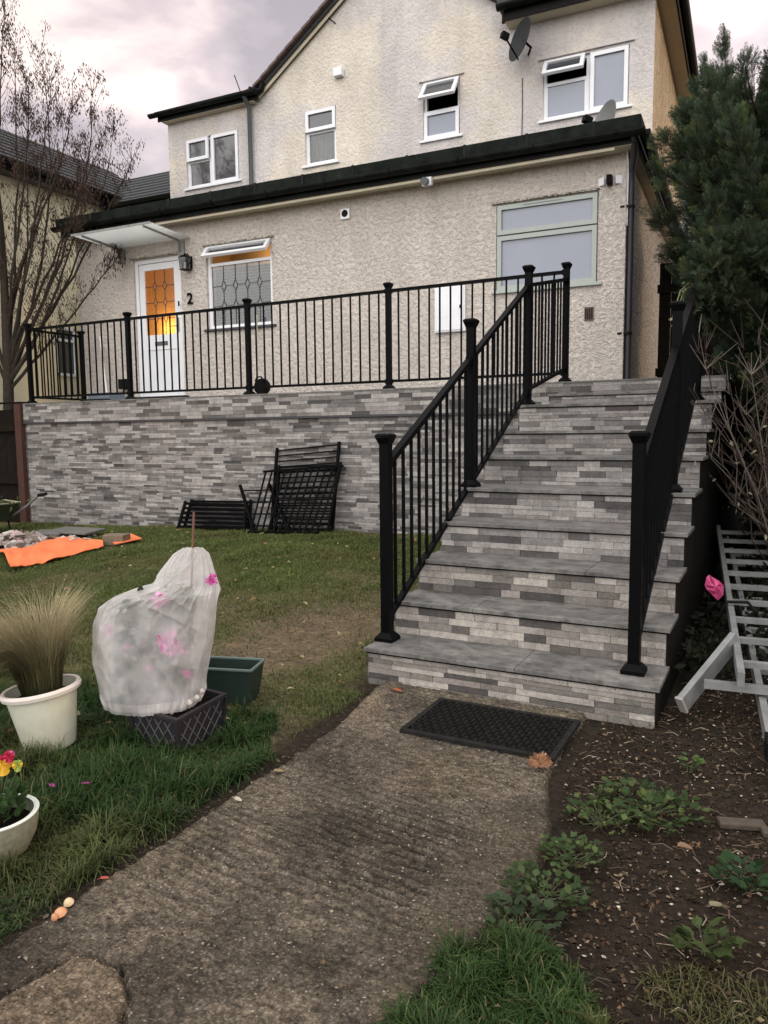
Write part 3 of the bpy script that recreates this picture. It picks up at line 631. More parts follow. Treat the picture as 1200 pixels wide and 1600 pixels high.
mb=MB(); mb.beam((ve[0]+.02,UY-.05,ve[1]-.08),(ap[0],UY-.05,ap[1]-.08),.02,.05); hpart(mb,'barge_mortar',m_soff)
mb=MB(); mb.box(-7.55,-5.52,UY-.16,6,6.585,6.64); hpart(mb,'dormer_roof',m_kerb)
mb=MB(); gutter(mb,(-7.62,UY-.20,6.585),(-5.50,UY-.20,6.575),.055); mb.box(-7.50,-5.52,UY-.14,UY-.12,6.48,6.583); hpart(mb,'dormer_gutter',m_plast)
mb=MB(); mb.box(-7.43,-5.6,UY-.12,UY-.002,6.47,6.485); hpart(mb,'dormer_soffit',m_soff)
mb=MB(); mb.tube([(-5.60,UY-.22,6.60),(-5.52,UY-.12,6.60),(-5.46,UY-.10,6.62),(-5.42,UY-.10,6.72)],.05,8); hpart(mb,'gutter_end',m_plast)
mb=MB(); mb.tube([(-5.715,UY-.2,6.55),(-5.715,UY-.12,6.47),(-5.715,UY-.06,6.40),(-5.715,UY-.05,4.52)],.034,10); hpart(mb,'downpipe',m_grayp,smooth=True)
# right hand flat eave over the upper wall
EO=.30
mb=MB(); mb.box(-1.60,UXR+EO-.03,UY-EO,6.5,6.83,6.93); hpart(mb,'upper_roof',m_slate)
mb=MB(); mb.box(-1.53,UXR+.23,UY-.235,UY-.215,6.66,6.829); mb.box(UXR+.21,UXR+.23,UY-.214,6.5,6.66,6.829); hpart(mb,'upper_fascia',m_rubd)
mb=MB(); mb.box(-1.52,UXR+.208,UY-.213,UY-.001,6.66,6.675); mb.box(UXR+.001,UXR+.208,UY,6.5,6.66,6.675); hpart(mb,'upper_soffit',m_soff)
mb=MB(); gutter(mb,(-1.60,UY-.30,6.83),(UXR+.30,UY-.30,6.82),.065); gutter(mb,(UXR+.28,UY-.28,6.82),(UXR+.28,6.5,6.82),.06); hpart(mb,'upper_gutter',m_plast)
# windows -----------------------------------------------------------
def bars(mb,x0,x1,z0,z1,w,y0,y1):
    mb.box(x0,x1,y0,y1,z0,z0+w); mb.box(x0,x1,y0,y1,z1-w,z1); mb.box(x0,x0+w,y0,y1,z0+w,z1-w); mb.box(x1-w,x1,y0,y1,z0+w,z1-w)
def sash(parent,x0,x1,z0,z1,y,ang,fm,gm,w=.05,th=.035,proud=.012):
    """sash hinged at its top edge, swung outwards by ang degrees"""
    T=Matrix.Translation((0,y,z1))@Matrix.Rotation(math.radians(-ang),4,'X')@Matrix.Translation((0,-y,-z1))
    mb=MB()
    for a in ((x0,x1,z0,z0+w),(x0,x1,z1-w,z1),(x0,x0+w,z0+w,z1-w),(x1-w,x1,z0+w,z1-w)): mb.box(a[0],a[1],y-th-proud,y-proud+.004,a[2],a[3],T=T)
    s_=hpart(mb,'sash',fm,parent)
    mb=MB(); mb.box(x0+w-.004,x1-w+.004,y-th*.5,y-th*.5+.006,z0+w-.004,z1-w+.004,T=T); hpart(mb,'pane',gm,s_)
    return s_,T
def window(rect,dep,cols,fm,gm,label=None,sill=.05,sillm=None,lead=False,fw=.042,dark=m_room,gms=None):
    x0,x1,z0,z1=rect; y=dep+.035
    mb=MB(); bars(mb,x0,x1,z0,z1,fw,y,y+.055)
    win=hpart(mb,'window',fm,house)
    if label: win['label']=label
    mb=MB(); mb.box(x0-.05,x1+.05,dep-.035,y+.02,z0-.028,z0+.004); hpart(mb,'sill',sillm or fm,win,bevel=.003)
    n=len(cols)
    for ci,(a,b,rows) in enumerate(cols):      # a,b column span; rows: list (za,zb,kind,angle)
        if ci: mb=MB(); mb.box(a-.022,a+.022,y+.002,y+.052,z0+fw,z1-fw); hpart(mb,'mullion',fm,win)
        for ri,(za,zb,kind,ang,g_) in enumerate(rows):
            xa=a+(.022 if ci else 0); xb=b-(.022 if ci<n-1 else 0)
            if ri: mb=MB(); mb.box(max(xa,x0+fw),min(xb,x1-fw),y+.003,y+.053,zb-.02,zb+.02); hpart(mb,'transom',fm,win)
            if kind=='sash': sash(win,xa+.012,xb-.012,za+.008,zb-.008,y,ang,fm,g_)
            elif kind=='sashfix': sash(win,xa+.012,xb-.012,za+.008,zb-.008,y,0,fm,g_)
            else:
                mb=MB(); mb.box(xa+.01,xb-.01,y+.022,y+.028,za+.01,zb-.01); hpart(mb,'pane',g_,win)
                mb=MB(); bars(mb,max(xa,x0+fw-.01),min(xb,x1-fw+.01),max(za,z0+fw-.01),zb if zb<z1-fw else z1-fw+.01,.022,y+.008,y+.045); hpart(mb,'bead',fm,win)
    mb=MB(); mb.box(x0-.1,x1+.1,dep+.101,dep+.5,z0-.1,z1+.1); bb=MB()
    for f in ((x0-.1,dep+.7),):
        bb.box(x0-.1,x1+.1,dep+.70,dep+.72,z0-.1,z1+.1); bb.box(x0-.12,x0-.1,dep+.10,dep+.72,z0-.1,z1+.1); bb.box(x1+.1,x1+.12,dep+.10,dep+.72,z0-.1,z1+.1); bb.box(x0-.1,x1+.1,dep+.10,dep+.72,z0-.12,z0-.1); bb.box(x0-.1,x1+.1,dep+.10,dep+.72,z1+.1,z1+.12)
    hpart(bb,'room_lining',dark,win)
    return win
window(DW,UY,[(DW[0],-6.55,[(5.80,DW[3],'sashfix',0,m_glassd),(DW[2],5.80,'fix',0,m_glassc)]),(-6.55,DW[1],[(DW[2],DW[3],'sashfix',0,m_glassc)])],m_white,m_glassc,'white dormer window with dark reflecting panes')
window(W2,UY,[(W2[0],W2[1],[(5.87,W2[3],'sashfix',0,m_glassd),(W2[2],5.87,'fix',0,m_clear)])],m_white,m_clear,'narrow white window with its small top light closed')
w2=[o for o in house.children if o.get('label')=='narrow white window with its small top light closed'][0]
mb=MB()
for k in range(22): mb.box(W2[0]+.03+k*.0225,W2[0]+.03+k*.0225+.02,UY+.20+.012*math.sin(k*1.7),UY+.206+.012*math.sin(k*1.7),W2[2]-.05,W2[3])
hpart(mb,'net_curtain',mat('net_curtain',(.34,.33,.32),.9,var=.1),w2)
for k,(x,h,c_) in enumerate(((-4.62,.06,(.6,.58,.5)),(-4.54,.09,(.65,.62,.55)),(-4.46,.07,(.7,.68,.62)),(-4.37,.11,(.55,.40,.2)),(-4.30,.06,(.6,.6,.6)))):
    mb=MB(); mb.lathe([(.001,0),(.026,.004),(.030,h*.4),(.014,h*.75),(.017,h),(.001,h)],c=(x,UY+.125,W2[2]+.035),n=12); hpart(mb,'ornament',mat('ornament_%d'%k,c_,.5,var=.1),w2,smooth=True)
window(W3,UY,[(W3[0],W3[1],[(5.82,W3[3],'sash',38,m_glassd),(W3[2],5.82,'sashfix',0,m_glassb)])],m_white,m_glassb,'narrow white window with its top light swung open')
window(W4,UY,[(W4[0],-.47,[(5.86,W4[3],'sash',34,m_glassd),(W4[2],5.86,'fix',0,m_glassb)]),(-.47,W4[1],[(W4[2],W4[3],'sashfix',0,m_glassb)])],m_white,m_glassb,'wide white window with its left top light swung open')
window(GW,0,[(GW[0],GW[1],[(3.55,GW[3],'sashfix',0,m_glassb),(GW[2],3.55,'sashfix',0,m_glassb)])],m_sage,m_glassb,'wide sage green framed frosted window',sillm=m_sage)
lw=window(LW,0,[(LW[0],LW[1],[(3.65,LW[3],'sash',42,m_clear),(LW[2],3.65,'fix',0,m_clear)])],m_white,m_clear,'leaded window with its top light open and orange light inside',sillm=m_darkp,dark=m_roomw)
for o in lw.children:
    if o.name.startswith('sill'): o['label']='thick black window sill'
# blind inside the leaded window + leads
mb=MB()
for k in range(21): mb.box(LW[0]+.03,LW[1]-.03,.17,.18,2.77+k*.0405,2.77+k*.0405+.034)
m_blind=mat('grey_blind',(.17,.175,.19),.6,var=.06); hpart(mb,'blind',m_blind,lw)
def leads(x0,x1,z0,z1,y,nx_,nz_,parent,name='leading',T=None):
    mb=MB(); sx=(x1-x0)/nx_; sz=(z1-z0)/nz_; dw,dh=sx*.2,sz*.28; w=.009
    def seg(a,b):
        A=Vector((a[0],y,a[1]));B=Vector((b[0],y,b[1]))
        if T is not None: A=T@A;B=T@B
        mb.beam(A,B,w,.006,up=(0,1,0))
    for i in range(nx_+1):
        cx=x0+(i)*sx
        if i in (0,nx_): continue
        for j in range(1,nz_):
            cz=z0+j*sz
            seg((cx,cz+dh),(cx+dw,cz)); seg((cx+dw,cz),(cx,cz-dh)); seg((cx,cz-dh),(cx-dw,cz)); seg((cx-dw,cz),(cx,cz+dh))
            seg((cx,cz-dh),(cx,cz-sz+(dh if j>1 else 0)))
            if j==nz_-1: seg((cx,cz+dh),(cx,z1))
            if i<nx_-1: seg((cx+dw,cz),(cx+sx-dw,cz))
            if i==1: seg((x0,cz),(cx-dw,cz))
            if i==nx_-1: seg((cx+dw,cz),(x1,cz))
    return hpart(mb,name,m_lead,parent)
leads(LW[0]+.045,LW[1]-.045,LW[2]+.045,3.63,.056,5,3,lw)
# door ----------------------------------------------------------------
x0,x1,z0,z1=DOOR
mb=MB(); mb.box(x0,x0+.06,.03,.10,z0,z1); mb.box(x1-.06,x1,.03,.10,z0,z1); mb.box(x0+.06,x1-.06,.03,.10,z1-.06,z1); door=hpart(mb,'door',m_white); door['label']='white front door with glowing amber leaded glass'
a,b=x0+.065,x1-.065; gz0,gz1=2.76,z1-.16; gx0,gx1=a+.10,b-.10
mb=MB(); mb.box(a,gx0,.045,.085,z0+.02,z1-.065); mb.box(gx1,b,.045,.085,z0+.02,z1-.065); mb.box(gx0,gx1,.045,.085,gz1,z1-.065); mb.box(gx0,gx1,.045,.085,2.54,gz0); mb.box(gx0,gx1,.058,.075,z0+.14,2.54); mb.box(gx0,gx1,.045,.085,z0+.02,z0+.14)
lf_=hpart(mb,'door_leaf',m_white,door,bevel=.004)
mb=MB()
for k in range(1,6): xx=gx0+(gx1-gx0)*k/6; mb.box(xx-.004,xx+.004,.053,.0575,z0+.15,2.53)
hpart(mb,'panel_grooves',m_white,door)
mb=MB(); mb.box(gx0-.002,gx1+.002,.062,.068,gz0-.002,gz1+.002); hpart(mb,'door_pane',m_amber,door)
leads(gx0,gx1,gz0,gz1,.055,2+1,3+1,door)
mb=MB(); mb.box(-6.40,-6.16,.036,.0445,2.60,2.66); hpart(mb,'letter_box',m_grayp,door,bevel=.003)
mb=MB(); mb.box(b-.06,b-.03,.030,.044,2.78,2.98); mb.tube([(b-.045,.03,2.86),(b-.045,.0,2.86),(b-.14,.0,2.86)],.008,8); hpart(mb,'handle',m_alu,door)
mb=MB(); mb.box(x0-.02,x1+.02,-.03,.03,z0+.0,z0+.035); hpart(mb,'threshold',m_white,door)
mb=MB()   # hall behind the door
mb.box(x0-.3,x1+.3,1.2,1.22,z0,z1+.1); mb.box(x0-.32,x0-.3,.105,1.22,z0,z1+.1); mb.box(x1+.3,x1+.32,.105,1.22,z0,z1+.1); mb.box(x0-.3,x1+.3,.105,1.22,z1+.1,z1+.12); mb.box(x0-.3,x1+.3,.105,1.22,z0-.02,z0)
hpart(mb,'hall_lining',m_roomw,door)
def plight(name,lx,d,z,e,r,c):
    l=bpy.data.objects.new(name,bpy.data.lights.new(name,'POINT')); COL.objects.link(l); l.location=tuple(hw(lx,d,z)); l.data.energy=e; l.data.shadow_soft_size=r; l.data.color=c
plight('hall_lamp',gx1-.12,.22,gz0+.07,4.6,.05,(1,.70,.34))
plight('hall_lamp_high',-6.3,.8,3.2,1.7,.1,(1,.66,.34))
plight('room_lamp',-4.75,.45,3.80,2.0,.08,(1,.66,.32))
# small fittings that are part of the wall
mb=MB(); mb.box(-1.925,-1.535,-.045,.0,2.49,3.04); mt=hpart(mb,'meter_box',m_white,bevel=.006); mb=MB(); mb.box(-1.905,-1.555,-.055,-.0455,2.51,3.02); hpart(mb,'meter_door',m_white,mt,bevel=.003); mb=MB(); mb.box(-1.60,-1.58,-.062,-.0555,2.76,2.80); hpart(mb,'lock',m_black,mt)
mb=MB(); mb.box(-.135,-.035,-.012,.0,2.515,2.66); av=hpart(mb,'air_brick',m_tileb)
mb=MB()
for k in range(4): mb.box(-.125+k*.022,-.115+k*.022,-.016,-.0125,2.53,2.645)
hpart(mb,'grille',m_black,av)
mb=MB(); mb.box(-3.215,-3.085,-.03,.0,3.99,4.12); vn=hpart(mb,'vent',m_white,bevel=.01); mb=MB(); mb.disc((-3.15,-.032,4.06),.045,(0,-1,0)); hpart(mb,'opening',m_rub,vn)
mb=MB(); mb.box(-4.185,-4.04,UY-.09,UY,6.56,6.68); hpart(mb,'vent_cowl',m_white,bevel=.01,)
mb=MB(); mb.tube([(-4.25,UY-.08,7.40),(-4.17,UY,7.34)],.008,6); hpart(mb,'wall_pin',m_black)
mb=MB(); mb.tube([(XR+.10,-.25,4.34),(XR+.09,-.1,4.22),(XR+.05,.02,4.08),(XR+.045,.06,3.95),(XR+.045,.06,LZ-.01)],.036,12); dp=hpart(mb,'downpipe',m_darkp,smooth=True)
for z in (3.7,2.35):
    mb=MB(); mb.tube([(XR+.045,.06,z-.015),(XR+.045,.06,z+.015)],.042,12); mb.box(XR-.06,XR+.045,-.005,.03,z-.012,z+.012); hpart(mb,'pipe_clip',m_plast,dp)
mb=MB(); mb.tube([(XR+.01,-.05,4.26),(XR+.015,.01,4.1),(XR+.012,.02,3.5)],.008,6); hpart(mb,'cable',m_white)
mb=MB(); mb.tube([(-5.885,-.012,3.20),(-5.885,-.012,3.13)],.012,6); hpart(mb,'door_bell',m_black)
mb=MB(); mb.tube([(-1.33,UY-.012,6.0),(-1.325,UY-.012,5.5),(-1.34,UY-.012,4.9)],.005,5); hpart(mb,'aerial_cable',m_black)
# drip ledges over the openings
for (a,b,z) in ((GW[0]-.05,GW[1]+.01,GW[3]+.012),(LW[0]-.04,LW[1]+.04,LW[3]+.02),(DOOR[0]-.04,DOOR[1]+.03,DOOR[3]+.01)):
    mb=MB(); mb.box(a,b,-.03,-.001,z,z+.02); hpart(mb,'drip_ledge',m_dashs)
for (r_) in (W4,W3): mb=MB(); mb.box(r_[0]-.06,r_[1]+.06,UY-.03,UY-.001,r_[3]+.03,r_[3]+.05); hpart(mb,'drip_ledge',m_dash2)
mb=MB(); mb.box(-.85,-.4,-.012,-.001,GW[3]-.04,GW[3]-.025); hpart(mb,'trickle_vent',m_sage)
# house number 2
cu=bpy.data.curves.new('n','FONT'); cu.body='2'; cu.size=.22; cu.extrude=.006; cu.offset=.002
to=bpy.data.objects.new('tmp',cu); COL.objects.link(to); dg=bpy.context.evaluated_depsgraph_get(); me=bpy.data.meshes.new_from_object(to.evaluated_get(dg)); bpy.data.objects.remove(to)
me.materials.clear(); me.materials.append(m_black); me.transform(Matrix.Translation((-5.735,-.014,3.145))@Matrix.Rotation(math.pi/2,4,'X')); hn=bpy.data.objects.new('house_number',me); COL.objects.link(hn); hn.parent=house
# ---------------------------------------------------------------- fittings that are things of their own
def hthing(name,label,cat,lx,d,z,group=None): return thing(name,label,cat,hw(lx,d,z),HROT,group,local=True)
t=hthing('door_canopy','clear plastic canopy on metal brackets over the white front door','canopy',-6.3,0,4.05)
cw0,cw1,pr=-.78,.66,-.80
mb=MB()
n=8
for k in range(n):
    ya,yb=pr*k/n,pr*(k+1)/n; za,zb=.012-.05*(k/n)**2*0+.0*k,.012
    mb.hexa([(cw0,yb,zb-.006+.02*(k+1)/n),(cw1,yb,zb-.006+.02*(k+1)/n),(cw1,ya,zb-.006+.02*k/n),(cw0,ya,zb-.006+.02*k/n),(cw0,yb,zb+.02*(k+1)/n),(cw1,yb,zb+.02*(k+1)/n),(cw1,ya,zb+.02*k/n),(cw0,ya,zb+.02*k/n)])
mb.build('sheet',m_canopy,t)
mb=MB(); mb.box(cw0,cw1,pr-.012,pr-.001,.012,.04); mb.build('front_bar',m_alu,t)
for x in (-.64,.48):
    mb=MB(); mb.beam((x,-.03,-.02),(x,pr*.93,.018),.022,.026); mb.box(x-.012,x+.012,-.055,-.03,-.22,-.02); mb.box(x+.03,x+.075,-.03,0,-.22,-.03); mb.beam((x,-.04,-.20),(x+.05,-.02,-.20),.02,.03); mb.build('bracket',m_alu,t)
t=hthing('wall_lantern','black coach lantern on the wall beside the front door','lantern',-5.665,0,3.60)
mb=MB(); mb.box(-.045,.045,-.012,0,.03,.20); mb.build('backplate',m_black,t)
mb=MB(); mb.tube([(0,-.01,.19),(0,-.05,.23),(0,-.10,.21)],.009,6); mb.frus(0,-.10,.165,.205,.075,.02); mb.frus(0,-.10,.2055,.225,.015,.006); mb.build('hood',m_black,t)
mb=MB()
for a in (-1,1):
    for b in (-1,1): mb.beam((a*.052,-.10+b*.052,.005),(a*.062,-.10+b*.062,.165),.010,.010)
mb.frus(0,-.10,-.005,.006,.062,.062); mb.build('cage',m_black,t)
mb=MB(); mb.frus(0,-.10,.008,.163,.045,.055); mb.build('glass',m_clear,t)
mb=MB(); mb.tube([(0,-.10,.01),(0,-.10,.10)],.016,8); mb.build('bulb',m_white,t)
t=hthing('security_camera','twin headed black and white security camera at the top right corner of the extension','camera',.115,0,3.985)
mb=MB(); mb.box(-.03,.03,-.09,0,-.05,.05); mb.build('body',m_black,t,bevel=.008)
for s_ in (-1,1):
    mb=MB(); T=Matrix.Rotation(s_*.5,4,'Z'); mb.box(-.05+s_*.09,.05+s_*.09,-.06,-.03,-.04,.045,T=T); mb.build('floodlight',m_white,t,bevel=.005)
t=hthing('wall_sensor','small round grey floodlight sensor under the long black gutter','sensor',-1.95,-.25,4.20)
mb=MB(); mb.tube([(0,-.06,0),(0,.0,.01)],.045,14); mb.build('head',m_grayp,t); mb=MB(); mb.box(-.05,.07,.001,.05,-.03,.06); mb.build('bracket',m_white,t)
def dish(name,label,lx,d,z,m,yaw,el,r,arm=True):
    t=hthing(name,label,'satellite dish',lx,d,z,'satellite dishes')
    R=Matrix.Rotation(yaw,4,'Z')@Matrix.Rotation(el,4,'X')
    prof=[(r*k/8,.26*r*(k/8)**2) for k in range(1,9)]; mb=MB(); T=R@Matrix.Rotation(math.pi/2,4,'X')
    mb.lathe([(0.001,0)]+prof+[(r*.995,.26*r+.006)]+[(r*k/8,.26*r*(k/8)**2+.006) for k in range(8,0,-1)],n=36,T=T@Matrix.Diagonal((.88,1.12,1,1)).to_4x4())
    mb.build('reflector',m,t,smooth=True)
    mb=MB(); f=R@Vector((0,-r*1.15,-r*.25)); b0=R@Vector((0,-.02,-r*1.0)); mb.tube([b0,f],.011,6); mb.build('feed_arm',m_black,t)
    mb=MB(); T=Matrix.Translation(f)@R; mb.box(-.035,.035,-.05,.05,-.03,.04,T=T); mb.build('receiver',m_black,t)
    mb=MB(); mb.tube([R@Vector((0,.03,0)),R@Vector((0,.12,-.02)),(0.0,.24 if arm else .1,-.06 if arm else -.3)],.016,8); mb.build('mount',m_black,t)
    return t
dish('satellite_dish','dark grey satellite dish fixed high on the gable wall beside the corner window',-1.25,UY-.25,6.34,m_gray,math.radians(-40),math.radians(-14),.25)
dish('satellite_dish','pale weathered satellite dish standing on the extension roof at its right end',-.0,.45,4.74,m_dishl,math.radians(-44),math.radians(-16),.235,False)
t=hthing('roof_aerial','thin bent metal spike standing on the small dormer roof','aerial',-5.83,UY-.1,6.63)
mb=MB(); mb.tube([(-.12,.0,.30),(0,0,0)],.008,5); mb.tube([(0,0,.02),(.14,0,.04),(.18,.05,.0)],.010,5); mb.build('rod',m_black,t)
# ---------------------------------------------------------------- neighbour
NX=-9.8
nb=thing('neighbour_house','yellow cream neighbour house with a slate roof behind the bare tree','house',(NX-2,7,0))
mb=MB(); NWn=(6.25,6.70,2.38,3.26)
def wy(mb,x,y0,y1,z0,z1): mb.face([(x,y0,z0),(x,y1,z0),(x,y1,z1),(x,y0,z1)])
wy(mb,NX,0.5,NWn[0],-.1,5.74); wy(mb,NX,NWn[1],12,-.1,5.74); wy(mb,NX,NWn[0],NWn[1],-.1,NWn[2]); wy(mb,NX,NWn[0],NWn[1],NWn[3],5.74)
mb.face([(NX-8,.5,-.1),(NX,.5,-.1),(NX,.5,5.74),(NX-8,.5,5.74)]); mb.build('wall',m_neigh,nb)
mb=MB(); 
for z in (NWn[2],NWn[2]+.62,NWn[3]-.05): mb.box(NX-.02,NX+.02,NWn[0],NWn[1],z,z+.05)
mb.box(NX-.02,NX+.02,NWn[0],NWn[0]+.05,NWn[2],NWn[3]); mb.box(NX-.02,NX+.02,NWn[1]-.05,NWn[1],NWn[2],NWn[3]); wn=mb.build('window',m_white,nb)
mb=MB(); mb.box(NX-.05,NX-.03,NWn[0],NWn[1],NWn[2],NWn[3]); mb.build('pane',m_glassd,wn)
mb=MB(); mb.extrude([(NX+.30,0.2,5.82),(NX+.30,9.0,5.82),(NX-1.3,9.0,6.94),(NX-1.3,0.2,6.94)],(0,0,-.05)); mb.extrude([(NX-1.3,0.2,6.939),(NX-1.3,9,6.939),(NX-5,9,4.6),(NX-5,0.2,4.6)],(0,0,-.05)); 
rf=mb.build('roof',m_slate,nb)
# courses of slates on the roof facing us
mb=MB()
for k in range(9):
    f=k/9; x=NX+.30-1.6*f; z=5.823+1.12*f; mb.beam((x,0.2,z+.008),(x,9.0,z+.008),.02,.016)
mb.build('slate_course',m_slate,rf)
mb=MB(); gutter(mb,(NX+.36,.2,5.77),(NX+.36,7.75,5.77),.055); mb.box(NX+.26,NX+.28,.2,7.7,5.62,5.769); mb.build('gutter',m_plast,nb)
mb=MB(); mb.box(NX,NX+.259,.2,7.7,5.62,5.64); mb.build('soffit',m_darkp,nb)
# link roof between the two houses
O_=np.array([0,0,0])
q=[hw(-9.75,2.4,5.66),hw(-7.43,2.4,5.66),hw(-7.43,3.5,6.50),hw(-10.8,3.5,6.50)]
mb=MB(); mb.extrude(q,(0,0,-.05)); lr=mb.build('link_roof',m_slate,nb)
for k in range(8):
    f=(k+.5)/8; a=q[0]+(q[3]-q[0])*f; b=q[1]+(q[2]-q[1])*f; mb=MB(); mb.beam(tuple(a+[0,0,.008]),tuple(b+[0,0,.008]),.022,.018); mb.build('slate_course',m_slate,lr)
mb=MB(); a=hw(-9.6,2.3,5.60); b=hw(-7.43,2.3,5.60); gutter(mb,tuple(a),tuple(b),.06); mb.beam(tuple(a+[0,.08,-.08]),tuple(b+[0,.08,-.08]),.02,.18); mb.build('link_gutter',m_plast,nb)
mb=MB(); a=hw(-9.8,2.5,0); b=hw(-7.43,2.5,0); mb.face([tuple(a),tuple(b),tuple(b+[0,0,5.6]),tuple(a+[0,0,5.6])]); mb.build('link_wall',m_neigh,nb)
# ---------------------------------------------------------------- fence at the left end, added dark boards at the right
fe=thing('board_fence','dark board fence with a red brown post beside the retaining wall','fence',(-8.5,3.66,0))
mb=MB(); mb.box(-7.61,-7.485,3.70,3.80,-.1,1.74); mb.build('post',m_red,fe)
for k in range(16): 
    mb=MB(); x=-7.62-k*.155; mb.box(x-.15,x,3.78,3.80,0,1.66); mb.build('board',m_wood,fe)
for z in (.62,1.36): mb=MB(); mb.box(-10.2,-7.615,3.72,3.775,z,z+.09); mb.build('rail',m_wood,fe)
mb=MB(); mb.box(-10.2,-7.48,3.69,3.81,1.745,1.765); mb.build('capping',m_wood,fe)
mb=MB()
bf=thing('shade_boards','black boards added as a dark backing for the shade behind the conifer','fence',(2.35,4,0))  # invented board screen that darkens the gap under the conifer
for k in range(62):
    y=.9+k*.15; mb=MB(); x=2.75; mb.box(x,x+.02,y,y+.145,0,2.3); mb.build('board',m_wood,bf)
mb=MB(); mb.box(2.70,2.75,.9,10.2,1.9,1.98); mb.build('rail',m_wood,bf)
sg=thing('side_gate','black side gate between the house and the conifer at the top of the steps','gate',(1.1,6.3,LZ))
gx0_,gx1_,gy_=.47,1.62,6.6
for k in range(8): mb=MB(); x=gx0_+.02+k*.138; mb.box(x,x+.134,gy_,gy_+.02,LZ+.03,LZ+1.55); mb.build('board',m_wood,sg)
for z in (.2,1.2): mb=MB(); mb.box(gx0_,gx1_-.04,gy_-.03,gy_-.001,LZ+z,LZ+z+.1); mb.build('ledge',m_wood,sg)
mb=MB(); mb.box(1.50,1.60,5.05,5.15,LZ-.3,LZ+1.35); solo('gate_post',mb,m_tan,'weathered tan wooden post at the right edge of the terrace','post',(1.55,5.1,LZ-.3))
# ================================================================== VEGETATION
def spray_template():
    V=[];F=[]
    def blade(a,b,w):
        a=np.array(a,float);b=np.array(b,float);d=b-a;n=np.array([-d[1],d[0],0]);n/=np.linalg.norm(n)+1e-9;i=len(V)
        V.extend([a,a+d*.45+n*w,b,a+d*.45-n*w]); F.extend([(i,i+1,i+2),(i,i+2,i+3)])
    blade((0,0,0),(0,1,.05),.018)
    r=np.random.default_rng(3)
    for k in range(8):
        y=.12+.095*k; L=(.46*(1-.75*(y)**1.6))*(.8+.4*r.random())
        for s in (-1,1):
            b=(s*L*.62,y+L*.75,.06*r.normal()); blade((0,y,.05*y),b,.019)
            m=(s*L*.3,y+L*.38,0); blade(m,(m[0]+s*L*.42,m[1]+L*.10,.04*r.normal()),.016)
            blade(m,(m[0]+s*L*.02,m[1]+L*.42,.04*r.normal()),.014)
    return np.array(V),np.array(F)
SPV,SPF=spray_template()
